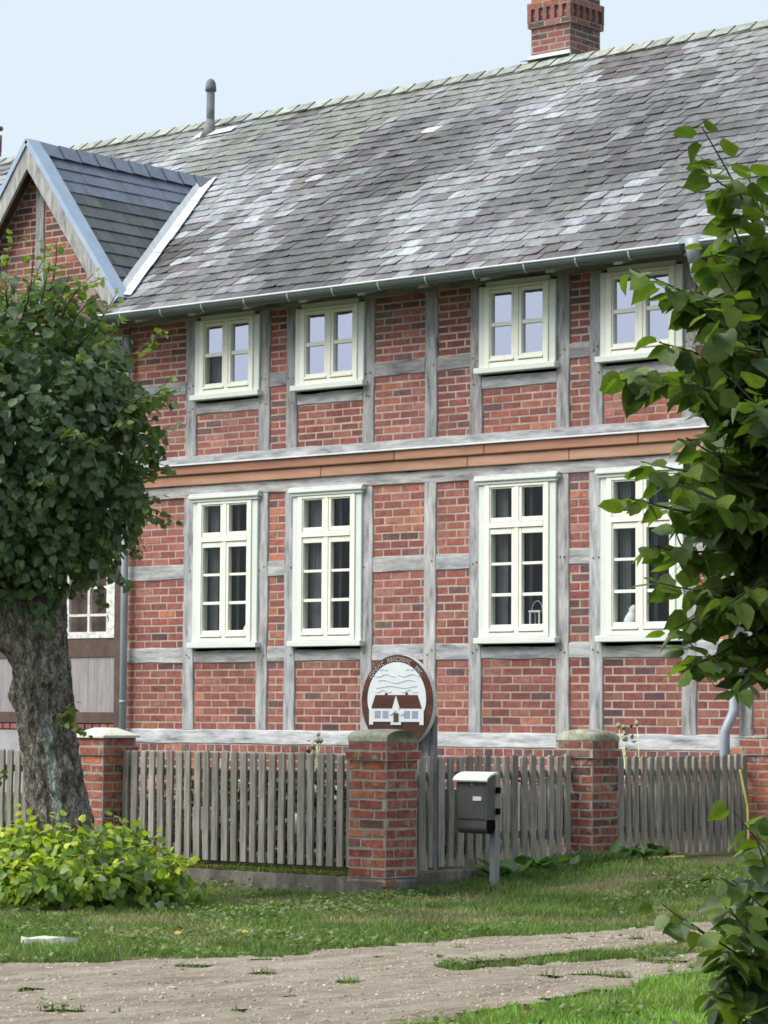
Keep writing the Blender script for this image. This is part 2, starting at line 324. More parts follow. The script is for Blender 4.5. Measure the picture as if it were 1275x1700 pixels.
def inpoly(x, y, P):
    r = np.zeros(x.shape, bool); n = len(P)
    for i in range(n):
        x1, y1 = P[i]; x2, y2 = P[(i + 1) % n]
        c = ((y1 > y) != (y2 > y)) & (x < (x2 - x1) * (y - y1) / (y2 - y1 + 1e-12) + x1); r ^= c
    return r
def on_track(x, y):
    q = np.stack([x, y, np.zeros_like(x)], -1)
    dx = 0.16 * fbm(q * 3.1, 3, 5) + 0.10 * fbm(q * 9, 2, 9); dy = 0.3 * fbm(q * 2.3, 3, 6)
    t = inpoly(x + dx, y + dy, UP + LO) & ~inpoly(x + dx * 0.7, y + dy, MS)
    t &= ~((fbm(q * 3.3, 3, 31) > 0.47))          # small tufts standing in the sand
    return t
def ground_mat():
    m, N, L, P = newmat('grassy earth'); tc = N.new('ShaderNodeTexCoord').outputs['Object']
    t = noise_tex(N, L, tc, 1.3, 8, 0.65)
    r = ramp(N, [(0.32, (0.04, 0.06, 0.018)), (0.5, (0.065, 0.085, 0.028)), (0.62, (0.13, 0.105, 0.06)), (0.75, (0.2, 0.165, 0.11))]); L.new(t.outputs[0], r.inputs[0])
    t2 = noise_tex(N, L, tc, 30, 6, 0.7); r2 = ramp(N, [(0.3, (0.6,) * 3), (0.7, (1.4,) * 3)]); L.new(t2.outputs[0], r2.inputs[0])
    L.new(mix(N, L, 1.0, r.outputs[0], r2.outputs[0], 'MULTIPLY'), P.inputs['Base Color']); P.inputs['Roughness'].default_value = 0.95
    b = N.new('ShaderNodeBump'); b.inputs['Strength'].default_value = 0.7; b.inputs['Distance'].default_value = 0.03
    L.new(t2.outputs[0], b.inputs['Height']); L.new(b.outputs[0], P.inputs['Normal']); return m
M['ground'] = ground_mat()
def grid_axis(lo, hi, a, b, step):
    far1 = [lo, lo * 0.4 + a * 0.6, lo * 0.1 + a * 0.9]; far2 = [hi * 0.1 + b * 0.9, hi * 0.4 + b * 0.6, hi]
    return np.array(far1 + list(np.arange(a, b + step / 2, step)) + far2)
def grid_mesh(name, X, Y, Z, mat, keep=None, col=None, smooth=True):
    nx, ny = len(X[0]), len(X)
    V = np.stack([X, Y, Z], -1).reshape(-1, 3)
    i = np.arange((ny - 1) * (nx - 1)); r = i // (nx - 1); c = i % (nx - 1); a = r * nx + c
    F = np.stack([a, a + 1, a + nx + 1, a + nx], -1)
    if keep is not None:
        F = F[keep.ravel()]; used = np.unique(F); rm = -np.ones(len(V), int); rm[used] = np.arange(len(used)); V = V[used]; F = rm[F]
        if col is not None: col = col.reshape(-1, 3)[used]
    me = bpy.data.meshes.new(name); nf = len(F)
    me.vertices.add(len(V)); me.vertices.foreach_set('co', V.astype(np.float32).ravel())
    me.loops.add(nf * 4); me.loops.foreach_set('vertex_index', F.astype(np.int32).ravel())
    me.polygons.add(nf); me.polygons.foreach_set('loop_start', np.arange(0, nf * 4, 4, dtype=np.int32))
    me.update(calc_edges=True)
    if smooth: me.polygons.foreach_set('use_smooth', np.ones(nf, bool))
    if col is not None:
        ca = me.color_attributes.new('Col', 'FLOAT_COLOR', 'POINT')
        cc = np.ones((len(V), 4), np.float32); cc[:, :3] = col.reshape(-1, 3); ca.data.foreach_set('color', cc.ravel())
    me.materials.append(mat); o = bpy.data.objects.new(name, me); COL.objects.link(o); return o
gx = grid_axis(-1500, 1500, -24, -4, 0.2); gy = grid_axis(-1500, 1500, 4, 28, 0.2)
GX, GY = np.meshgrid(gx, gy)
GZ = gh(GX, GY) + 0.005 * fbm(np.stack([GX, GY, GX * 0], -1) * 1.5, 3, 2) - 0.006
tag(grid_mesh('ground', GX, GY, GZ, M['ground']), 'grassy village ground in front of the house', 'ground', kind='structure')

def track_mat():   # sand: broad streaks, middle blotches, fine grit
    m, N, L, P = newmat('sandy track'); tc = N.new('ShaderNodeTexCoord').outputs['Object']
    t = noise_tex(N, L, tc, 1.3, 9, 0.68, (3.2, 0.55, 1))
    r = ramp(N, [(0.3, (0.25, 0.205, 0.155)), (0.5, (0.39, 0.335, 0.27)), (0.68, (0.53, 0.475, 0.40))]); L.new(t.outputs[0], r.inputs[0])
    t2 = noise_tex(N, L, tc, 42, 8, 0.85); r2 = ramp(N, [(0.36, (0.50, .48, .45)), (0.45, (.97,) * 3), (0.56, (1.05,) * 3), (0.66, (1.4,) * 3)]); L.new(t2.outputs[0], r2.inputs[0])
    t3 = noise_tex(N, L, tc, 7, 8, 0.7, (1.5, .8, 1)); r3 = ramp(N, [(0.33, (0.74, .72, .69)), (0.48, (1.0,) * 3), (0.68, (1.15,) * 3)]); L.new(t3.outputs[0], r3.inputs[0])
    L.new(mix(N, L, 1.0, mix(N, L, 1.0, r.outputs[0], r2.outputs[0], 'MULTIPLY'), r3.outputs[0], 'MULTIPLY'), P.inputs['Base Color']); P.inputs['Roughness'].default_value = 0.95
    P.inputs['Specular IOR Level'].default_value = 0.1
    t4 = noise_tex(N, L, tc, 95, 4, 0.8)
    b = N.new('ShaderNodeBump'); b.inputs['Strength'].default_value = 1.0; b.inputs['Distance'].default_value = 0.02
    L.new(t4.outputs[0], b.inputs['Height']); L.new(b.outputs[0], P.inputs['Normal']); return m
M['track'] = track_mat()
s = 0.03
tx = np.arange(-12.6, -7.9, s); ty = np.arange(5.0, 22.0, s); TX, TY = np.meshgrid(tx, ty)
cx, cy = (TX[:-1, :-1] + s / 2), (TY[:-1, :-1] + s / 2)
keep = on_track(cx, cy)
q = np.stack([TX, TY, TX * 0], -1)
TZ = gh(TX, TY) + 0.003 + 0.5 * (0.008 + 0.006 * fbm(q * np.array([2.2, 0.6, 1]), 3, 21) + 0.008 * np.sin((TX + .25 * np.sin(TY * .35) + 9.3) * 9.5) * (.3 + .6 * np.abs(fbm(q * .9, 2, 24)))) + 0.004 * np.abs(fbm(q * 9, 3, 22)) + 0.005 * np.abs(fbm(q * 26, 2, 23)); TZ = np.maximum(TZ, gh(TX, TY) + 0.002)
tag(grid_mesh('sandy_track', TX, TY, TZ, M['track'], keep), 'pale sandy cart track with a grass strip in its middle', 'track', kind='structure')
# pebbles and clods on the track (nobody could count them)
pb = MB()
for i in range(9000):
    x = random.uniform(-12.3, -8.2); y = random.uniform(8.6, 17.5)
    if not on_track(np.array([x]), np.array([y]))[0]: continue
    r = abs(random.gauss(0, 0.0042)) + 0.003
    if random.random() < 0.004: r *= 2.5
    z = float(gh(x, y)) + 0.010; k = random.random()
    c = jc((1.75, 1.65, 1.5), 0.15) if k < 0.035 else (jc((1.35, 1.2, 1.03), 0.16) if k < 0.80 else (jc((0.85, 0.74, 0.64), 0.2) if k < .985 else jc((0.28, 0.23, 0.2), 0.2)))
    vs = []; a0 = random.random() * 6
    for (h, rr) in ((-0.5, 0.9), (0.35, 0.75)):
        for t in range(6): vs.append((x + r * rr * math.cos(a0 + t * 1.05) * random.uniform(0.7, 1.3) * 1.2, y + r * rr * math.sin(a0 + t * 1.05) * random.uniform(0.7, 1.3), z + h * r))
    vs.append((x, y, z + r * 0.6))
    pb.poly(vs, [(t, (t + 1) % 6, 6 + (t + 1) % 6, 6 + t) for t in range(6)] + [(6 + t, 6 + (t + 1) % 6, 12) for t in range(6)], c)
o = pb.build('pebbles', M['stone']); tag(o, 'small pebbles and clods scattered over the sandy track', 'pebbles', kind='stuff')

# ------------------------------------------------------------------ leaves / grass (bulk)
LT = np.array([(0, 0, 0), (1.06, 0, -0.16), (-0.03, 0.27, 0.07), (0.16, 0.46, 0.10), (0.42, 0.52, 0.08), (0.70, 0.38, 0.0), (0.90, 0.15, -0.08),
               (-0.03, -0.27, 0.07), (0.16, -0.46, 0.10), (0.42, -0.52, 0.08), (0.70, -0.38, 0.0), (0.90, -0.15, -0.08), (0.5, 0, -0.03)])
LF = [(0, 12, 4, 3, 2), (12, 1, 6, 5), (12, 5, 4), (0, 7, 8, 9, 12), (12, 10, 11, 1), (12, 9, 10)]
def leaves_mesh(name, pos, fwd, nrm, size, col, mat, parent=None, origin=(0, 0, 0), width=1.0, smooth=False):
    pos = np.asarray(pos, float); fwd = np.asarray(fwd, float); nrm = np.asarray(nrm, float); n = len(pos)
    fwd /= np.linalg.norm(fwd, axis=1, keepdims=True) + 1e-9
    side = np.cross(nrm, fwd); side /= np.linalg.norm(side, axis=1, keepdims=True) + 1e-9
    up = np.cross(fwd, side); size = np.asarray(size, float).reshape(n, 1)
    T = LT.copy(); curl = RNG.uniform(-0.6, 1.7, n)
    nv = len(T); P = np.empty((n, nv, 3))
    asym = 1 + RNG.uniform(-0.15, 0.15, (n, nv))
    for k in range(nv):
        P[:, k] = pos + size * (T[k, 0] * fwd + (T[k, 1] * width * asym[:, k])[:, None] * side + (T[k, 2] * curl * 1.3)[:, None] * up)
    V = P.reshape(-1, 3) - np.array(origin)
    lens = np.array([len(f) for f in LF]); flat = np.concatenate([np.array(f) for f in LF])
    LI = (np.arange(n)[:, None] * nv + flat[None]).ravel()
    tot = np.tile(lens, n); st = np.concatenate([[0], np.cumsum(tot)[:-1]])
    me = bpy.data.meshes.new(name); me.vertices.add(len(V)); me.vertices.foreach_set('co', V.astype(np.float32).ravel())
    me.loops.add(len(LI)); me.loops.foreach_set('vertex_index', LI.astype(np.int32))
    me.polygons.add(len(tot)); me.polygons.foreach_set('loop_start', st.astype(np.int32)); me.update(calc_edges=True)
    if smooth: me.polygons.foreach_set('use_smooth', np.ones(len(tot), bool))
    ca = me.color_attributes.new('Col', 'FLOAT_COLOR', 'POINT'); cc = np.ones((n, nv, 4), np.float32)
    cc[:, :, :3] = np.asarray(col, np.float32)[:, None, :]; ca.data.foreach_set('color', cc.ravel())
    uvl = me.uv_layers.new(name='UVMap'); uv = np.tile(T[flat][:, :2], (n, 1)); uvl.data.foreach_set('uv', uv.astype(np.float32).ravel())
    me.materials.append(mat); o = bpy.data.objects.new(name, me); COL.objects.link(o)
    if parent is not None: o.parent = parent
    else: o.location = origin; o['org'] = tuple(origin)
    return o
def lerp_cols(n, a, b, t, jit=0.2):
    t = np.clip(np.asarray(t), 0, 1)[:, None]; c = np.array(a) * (1 - t) + np.array(b) * t
    return np.clip(c * (1 + RNG.uniform(-jit, jit, (n, 1))) * (1 + RNG.uniform(-jit * .3, jit * .3, (n, 3))), 0, 1)
def unit(n):
    v = RNG.normal(size=(n, 3)); return v / np.linalg.norm(v, axis=1, keepdims=True)

def blades(name, x, y, h, w, col, label, cat='grass'):
    n = len(x); z = gh(x, y) - 0.008; a = RNG.uniform(0, 6.283, n); b = RNG.uniform(0, 6.283, n)
    lean = RNG.uniform(0.15, 0.9, n) * h
    p0 = np.stack([x - np.cos(a) * w, y - np.sin(a) * w, z], -1); p1 = np.stack([x + np.cos(a) * w, y + np.sin(a) * w, z], -1)
    m = np.stack([x + np.cos(b) * lean * 0.35, y + np.sin(b) * lean * 0.35, z + h * 0.62], -1); off = np.stack([np.cos(a) * w * .7, np.sin(a) * w * .7, 0 * w], -1)
    p4 = np.stack([x + np.cos(b) * lean, y + np.sin(b) * lean, z + h * 0.95], -1)
    V = np.stack([p0, p1, m + off, m - off, p4], 1).reshape(-1, 3)
    k = np.arange(n)[:, None] * 5; LI = np.concatenate([k + np.array([[0, 1, 2, 3]]), k + np.array([[3, 2, 4]])], 1).ravel()
    tot = np.tile([4, 3], n); st = np.concatenate([[0], np.cumsum(tot)[:-1]])
    me = bpy.data.meshes.new(name); me.vertices.add(len(V)); me.vertices.foreach_set('co', V.astype(np.float32).ravel())
    me.loops.add(len(LI)); me.loops.foreach_set('vertex_index', LI.astype(np.int32))
    me.polygons.add(len(tot)); me.polygons.foreach_set('loop_start', st.astype(np.int32)); me.update(calc_edges=True)
    ca = me.color_attributes.new('Col', 'FLOAT_COLOR', 'POINT'); cc = np.ones((n, 5, 4), np.float32); cc[:, :, :3] = col[:, None, :]; ca.data.foreach_set('color', cc.ravel())
    me.materials.append(M['grass']); o = bpy.data.objects.new(name, me); COL.objects.link(o)
    return tag(o, label, cat, kind='stuff')

def grass_area(n, x0, x1, y0, y1, seed):
    x = RNG.uniform(x0, x1, n); y = RNG.uniform(y0, y1, n)
    q = np.stack([x, y, x * 0], -1)
    dens = fbm(q * 1.3, 3, seed) + 0.5 * fbm(q * 5, 2, seed + 3)
    k = ~on_track(x, y) & (RNG.uniform(-0.75, 0.55, n) < dens + 0.35)
    k &= ~((x < -14.75) & (y > 17.3))
    x, y = x[k], y[k]; q = q[k]; m = len(x)
    dry = np.clip(fbm(q * 1.7, 4, 41) * 1.9 + 0.12 + 0.45 * np.exp(-((y - 15.4) / 1.2) ** 2) * (x < -12.3), 0, 1)
    lush = np.clip(1.1 - np.abs(x + 7.6) / 2.0, 0, 1) * (y < 15)
    dry = dry * (1 - lush)
    col = lerp_cols(m, (0.125, 0.20, 0.055), (0.33, 0.275, 0.18), dry * RNG.uniform(0.3, 1.3, m), 0.35)
    col = col * (1 - lush[:, None] * 0.0) + lush[:, None] * np.array([0.06, 0.12, 0.006])
    col = col * (1 + .55 * fbm(q * 3.3, 4, 55)[:, None]) * (1 + .25 * fbm(q * 14, 2, 57)[:, None])
    h = RNG.uniform(0.02, 0.065, m) * (1 + 0.5 * fbm(q * 2.1, 2, 77)) * (1 - 0.45 * dry)
    edge = (x < -14.3) & (y > 16.9) | ((x < -13.9) & (y > 17.3))
    h = np.where(edge, h * np.where(x < -14.5, .45, 1.5), h)
    return x, y, h, col
x, y, h, col = grass_area(430000, -19.5, -7.0, 9.0, 20.5, 3)
blades('grass', x, y, h, RNG.uniform(0.002, 0.0045, len(x)), col, 'short patchy grass with dry spots along the sandy track')
x, y, h, col = grass_area(60000, -12, -4.5, 7.5, 24, 4); k = x > -7.0
blades('grass', x[k], y[k], h[k], RNG.uniform(0.003, 0.005, k.sum()), col[k], 'rough grass beyond the track')

n = 60000; x = RNG.uniform(-17.5, -7.2, n); y = RNG.uniform(9.2, 19.5, n); q = np.stack([x, y, x * 0], -1)
k = (fbm(q * 1.9 + 40, 3, 95) > .18) & ~on_track(x, y) & ~((x < -14.8) & (y > 17.2)); x, y = x[k], y[k]; n = len(x); a = RNG.uniform(0, 6.28, n)
fw = np.stack([np.cos(a), np.sin(a), RNG.uniform(-.1, .8, n)], -1); nr = np.stack([RNG.normal(0, .4, n), RNG.normal(0, .4, n), np.ones(n)], -1)
o = leaves_mesh('weeds', np.stack([x, y, gh(x, y) + RNG.uniform(.012, .06, n)], -1), fw, nr, RNG.uniform(.012, .034, n), lerp_cols(n, (.075, .13, .04), (.20, .26, .085), RNG.random(n), .3), M['leaf_small'])
tag(o, 'low clover and small broad weeds growing through the grass', 'weeds', kind='stuff')
# ------------------------------------------------------------------ brickwork
def brick_col(dark=0.12, orange=0.08):
    k = random.random()
    if k < dark: return jc((0.125, 0.070, 0.070), 0.25)
    if k < dark + orange * .6: return jc((0.33, 0.13, 0.083), 0.15)
    if k < dark + orange * .6 + 0.15: return jc((0.28, 0.115, 0.090), 0.11)
    if k < dark + orange * .6 + 0.40: return jc((0.205, 0.072, 0.062), 0.12)
    return jc((0.25, 0.084, 0.068), 0.12)
def brick_face(mb, P, u0, u1, z0, z1, L=0.262, H=0.0845, J=0.0165, phase=0, prow=0.003, dark=0.07, orange=0.08, clip=None, mixed=False, jit=0.0016):
    """P(u, z, d) -> 3D point with d metres proud of the mortar plane"""
    rows = max(1, round((z1 - z0) / H)); H = (z1 - z0) / rows; pt = random.uniform(.88, 1.14); pw = random.uniform(-.05, .05)
    for r in range(rows):
        za, zb = z0 + r * H + J * 0.5, z0 + (r + 1) * H - J * 0.5
        off = ((r + phase) % 2) * 0.5 * L + random.uniform(-0.02, 0.02)
        u = u0 - off - L; 
        while u < u1:
            l = L if not mixed else (L if (r + phase) % 2 else L / 2)
            l *= random.uniform(0.97, 1.03)
            a, b = max(u + J * 0.5, u0 + 0.004), min(u + l - J * 0.5, u1 - 0.004); u += l
            if b - a < 0.028: continue
            if clip:
                mid = clip(za, zb, a, b)
                if mid is None: continue
                a, b = mid
            j = lambda: random.uniform(-jit, jit)
            c = brick_col(dark, orange); c = (c[0] * pt * (1 + pw), c[1] * pt, c[2] * pt * (1 - pw)); pr = prow + random.uniform(-0.002, 0.002); e = 0.003
            A = [(a + j(), za + j()), (b + j(), za + j()), (b + j(), zb + j()), (a + j(), zb + j())]
            I = [(A[0][0] + e, A[0][1] + e), (A[1][0] - e, A[1][1] + e), (A[2][0] - e, A[2][1] - e), (A[3][0] + e, A[3][1] - e)]
            V = [P(p[0], p[1], -0.003) for p in A] + [P(p[0], p[1], pr) for p in I]
            mb.poly(V, [(4, 5, 6, 7), (0, 1, 5, 4), (1, 2, 6, 5), (2, 3, 7, 6), (3, 0, 4, 7)], c)

# ------------------------------------------------------------------ HOUSE
FY = 23.6
house = thing('house', 'long two storey half timbered brick house with weathered slate roof behind the picket fence', 'house', (-20.0, FY, 0.3))
hb, hm = MB(), MB()
PF = lambda u, z, d: (u, FY - d, z)
def panel(x0, x1, z0, z1, **k):
    hm.face([(x0 - .03, FY, z0 - .03), (x1 + .03, FY, z0 - .03), (x1 + .03, FY, z1 + .03), (x0 - .03, FY, z1 + .03)])
    brick_face(hb, PF, x0, x1, z0, z1, phase=random.randint(0, 1), **k)
def timber(x0, x1, z0, z1, horiz, proud, name, tone=1.0, back=0.05, wob=0.0075):
    """one timber with slightly waney edges"""
    n = max(4, int((x1 - x0 if horiz else z1 - z0) / 0.12)); V = []; F = []; s0 = random.uniform(0, 99)
    t = np.linspace(0, 1, n + 1); q = np.stack([t * (x1 - x0 if horiz else z1 - z0) * 3 + s0, t * 0, t * 0], -1)
    wa, wb, wc = wob * fbm(q, 3, 1) * 1.8, wob * fbm(q + 50, 3, 2) * 1.8, 0.004 * fbm(q + 90, 3, 3)
    for i in range(n + 1):
        e = 0.007
        if horiz:
            x = x0 + (x1 - x0) * t[i]; a, b = z0 + wa[i], z1 + wb[i]
            ring = [(x, FY + back, a), (x, FY - proud + e, a), (x, FY - proud + wc[i], a + e), (x, FY - proud + wc[i], b - e), (x, FY - proud + e, b), (x, FY + back, b)]
        else:
            z = z0 + (z1 - z0) * t[i]; a, b = x0 + wa[i], x1 + wb[i]
            ring = [(b, FY + back, z), (b, FY - proud + e, z), (b - e, FY - proud + wc[i], z), (a + e, FY - proud + wc[i], z), (a, FY - proud + e, z), (a, FY + back, z)]
        V += ring
    m = 6
    for i in range(n):
        for k in range(m - 1): F.append((i * m + k, (i + 1) * m + k, (i + 1) * m + k + 1, i * m + k + 1))
    F += [tuple(range(m)), tuple(n * m + k for k in range(m))[::-1]]
    mb = MB(); c = tone * random.uniform(0.92, 1.08); w = random.uniform(-0.02, 0.03)
    mb.poly(V, F, (c * (1 + w), c, c * (1 - w)))
    if name == 'post' and proud < .03:                       # oak pegs at the joints
        for zp in (1.17, 2.10, 3.07, 4.36, 4.97, 5.22):
            if z0 < zp < z1:
                for xp in (x0 + (x1 - x0) * random.uniform(.25, .4), x0 + (x1 - x0) * random.uniform(.6, .75)):
                    if random.random() < .8:
                        zz = zp + random.uniform(-.03, .03); r = .011; yy = FY - proud - .006
                        P8 = [(xp + r * math.cos(t * .785), yy - (0 if L_ else -.02), zz + r * math.sin(t * .785)) for L_ in (1, 0) for t in range(8)]
                        mb.poly(P8, [tuple(range(8))] + [(t, (t + 1) % 8, 8 + (t + 1) % 8, 8 + t) for t in range(8)], (.42, .38, .35))
    return mb.build(name, M['timber_h' if horiz else 'timber_v'], house)
XL, XR = -24.07, -9.0
posts = [(-23.135, -22.963), (-21.975, -21.803), (-21.545, -21.38), (-20.40, -20.237), (-19.505, -19.335), (-18.88, -18.715), (-17.72, -17.553), (-17.29, -17.124), (-16.14, -15.967), (-15.465, -15.31), (-14.2, -14.03), (-12.9, -12.73), (-11.5, -11.33), (-10.1, -9.93)]
winL = {0: 1, 2: 1, 5: 1, 7: 1}          # bay i lies between posts i and i+1; these hold windows
Z0, Z1, R2a, R2b, R3a, R3b, ZT, ZB = 1.09, 1.245, 2.02, 2.19, 2.99, 3.155, 3.94, 4.075
U0, U1, S2a, S2b, V3a, V3b, UT = 4.325, 4.425, 4.905, 5.03, 5.15, 5.305, 6.03
timber(XL, XR, Z0, Z1, True, 0.030, 'sill_beam', 1.45, wob=0.008)
timber(XL, XR, ZT, ZB, True, 0.026, 'head_beam', 0.95)
timber(XL, XR, U0, U1, True, 0.050, 'sill_beam', 1.05)
timber(-27.6, XR, UT, 6.16, True, 0.026, 'head_beam', 0.7)
for i, (a, b) in enumerate(posts):
    timber(a, b, Z1, ZT, False, 0.022, 'post', 1.0)
    timber(a + 0.004, b + 0.004, U1, UT, False, 0.022, 'post', 0.78)
edges = [XL] + [v for p in posts for v in p] + [XR]
for k in range(0, len(edges), 2):
    a, b = edges[k], edges[k + 1]; bay = k // 2 - 1; win = bay in winL
    if win:
        timber(a, b, R2a, 2.15, True, 0.016, 'rail', 0.92)
        panel(a, b, Z1, R2a)
        timber(a, b, S2a, S2b, True, 0.016, 'rail', 0.86); panel(a, b, U1, S2a, orange=0.3 if bay == 5 else 0.08)
    else:
        timber(a, b, R2a, R2b, True, 0.016, 'rail', 1.05); timber(a, b, R3a, R3b, True, 0.016, 'rail', 1.0 if b > -23.2 else 0.6)
        dk = 0.22 if bay == 6 else 0.07; og = 0.25 if b > -15.2 else 0.06
        panel(a, b, Z1, R2a, dark=dk, orange=og); panel(a, b, R2b, R3a, dark=dk, orange=og); panel(a, b, R3b, ZT, dark=dk, orange=og)
        timber(a, b, V3a, V3b, True, 0.016, 'rail', 0.72); panel(a, b, U1, V3a, orange=og + 0.04); panel(a, b, V3b, UT, dark=0.2, orange=og)
# brick plinth below the sill beam
hm.face([(XL, FY - .02, 0.0), (XR, FY - .02, 0.0), (XR, FY - .02, Z0), (XL, FY - .02, Z0)])
brick_face(hb, lambda u, z, d: (u, FY - .02 - d, z), XL, XR, 0.30, 0.995, dark=0.2)
brick_face(hb, lambda u, z, d: (u, FY - .02 - d, z), XL, XR, 0.995, 1.085, L=0.132, dark=0.35)
# wall left of the porch bay and gable above it
GX0, GZ0, GS = -25.68, 8.43, 1.293
def gclip(za, zb, a, b):
    half = (8.27 - zb) / GS
    if half <= 0: return None
    a2, b2 = max(a, GX0 - half), min(b, GX0 + half)
    return (a2, b2) if b2 - a2 > 0.03 else None
hm.poly([(-24.07, FY, 4.1), (-24.07, FY, 6.38), (GX0, FY, 8.42), (-27.3, FY, 6.38), (-27.3, FY, 4.1)], [(0, 1, 2, 3, 4)])
for (a, b) in ((-27.3, GX0 - 0.98), (GX0 - 0.83, GX0 - 0.08), (GX0 + 0.08, GX0 + 0.83), (GX0 + 0.98, -24.07)):
    brick_face(hb, PF, a, b, 4.45, 6.02, dark=0.2)
    brick_face(hb, PF, a, b, 6.17, 8.27, clip=gclip, dark=0.25)
timber(GX0 - 0.075, GX0 + 0.075, 6.17, 8.2, False, 0.022, 'post', 0.8)
for sx in (-1, 1): timber(GX0 + sx * 0.905 - .075, GX0 + sx * 0.905 + .075, 4.42, 6.03, False, 0.022, 'post', 0.8)
# porch bay: brown frame, old white lattice window, board panel, plaster foot
pj = MB()
for (a, b, c, d, pr) in ((-24.26, -24.10, 1.22, 4.1, .03), (-26.5, -24.26, 2.10, 2.32, .02), (-26.5, -24.26, 1.31, 1.44, .02), (-25.36, -25.18, 1.44, 2.10, .018), (-26.62, -26.5, 1.22, 4.1, .03), (-26.5, -24.26, 3.95, 4.1, .02)):
    pj.box(a, b, FY - pr, FY + .06, c, d)
porch = pj.build('porch_frame', M['brown_wood'], house)
pj = MB(); x = -25.18
while x < -24.27: pj.box(x, min(x + 0.148, -24.262), FY - 0.004 - random.uniform(0, .003), FY + .03, 1.44, 2.10); x += 0.152
pj.build('board_panel', M['grey_board'], house)
pj = MB(); pj.box(-26.4, -25.37, FY - .006, FY + .03, 1.44, 2.10); pj.build('white_panel', M['grey_board'], house)
pj = MB()
pj.box(-24.40, -24.262, FY - .035, FY + .03, 2.325, 3.94); pj.box(-26.49, -24.40, FY - .03, FY + .03, 2.325, 2.40)
pj.box(-26.49, -26.4, FY - .035, FY + .03, 2.40, 3.94); pj.box(-26.4, -24.4, FY - .03, FY + .03, 3.84, 3.94)
for xx in (-24.72, -25.08, -25.44, -25.8, -26.1): pj.box(xx - .018, xx + .018, FY - .02, FY + .02, 2.40, 3.84)
for zz in (2.60, 2.93, 3.25, 3.56): pj.box(-26.4, -24.4, FY - .016, FY + .016, zz - .015, zz + .015)
pw = pj.build('lattice_window', M['white_old'], house)
pj = MB(); pj.box(-26.5, -24.26, FY + .12, FY + .16, 2.3, 4.0); pj.build('inner_boarding', M['brown_wood'], house)
pj = MB(); pj.box(-27.3, -24.10, FY - .05, FY + .05, 0.1, 1.22); pj.build('plaster_plinth', M['plaster'], house)
brick_face(hb, lambda u, z, d: (u, FY - .02 - d, z), -34, -24.10, 1.225, 1.305, L=.132)
# plain left wing, only glimpsed beside the trunk
hm.face([(-34, FY, 0), (-26.62, FY, 0), (-26.62, FY, 6.1), (-34, FY, 6.1)])
brick_face(hb, PF, -34, -26.62, 1.32, 6.0)
for xx in (-27.4, -29.0, -30.5, -32.2): timber(xx, xx + .17, 1.3, 6.0, False, 0.022, 'post', 0.9)
# side and back walls
sb = MB()
for xx in (XR, -34.0): sb.face([(xx, FY, 0), (xx, FY + 10.1, 0), (xx, FY + 10.1, 6.1), (xx, FY + 5.05, 9.55), (xx, FY, 6.1)])
sb.face([(-34, FY + 10.1, 0), (XR, FY + 10.1, 0), (XR, FY + 10.1, 6.1), (-34, FY + 10.1, 6.1)])
sb.build('side_wall', M['plaster'], house)
hb.build('brickwork', M['brick'], house); hm.build('mortar_face', M['mortar'], house)

# orange boards between the storeys
x = XL; k = 0
while x < XR:
    x2 = min(XR, x + [3.1, 2.1, 1.35, 3.0, 2.6, 3.2][k % 6]); 
    mb = MB(); mb.bbox(x, x2 - .004, FY - .060, FY + .02, 4.078, 4.195, .008, jc((1, 1, 1), .12)); mb.build('storey_board', M['orange_wood'], house)
    x = x2; k += 1
x = XL; k = 0
while x < XR:
    x2 = min(XR, x + [4.2, 1.25, 2.0, 4.4, 3.0][k % 5])
    mb = MB(); mb.bbox(x, x2 - .004, FY - .095, FY + .02, 4.198, 4.308, .010, jc((.85, .78, .76), .12)); mb.build('storey_board', M['orange_wood'], house)
    x = x2; k += 1
mb = MB(); mb.poly([(XL, FY - .052, 4.335), (XR, FY - .052, 4.335), (XR, FY - .125, 4.318), (XL, FY - .125, 4.318), (XR, FY - .125, 4.309), (XL, FY - .125, 4.309), (XR, FY - .06, 4.309), (XL, FY - .06, 4.309)],
        [(0, 3, 2, 1), (3, 5, 4, 2), (5, 7, 6, 4)]); mb.build('drip_flashing', M['zinc_white'], house)

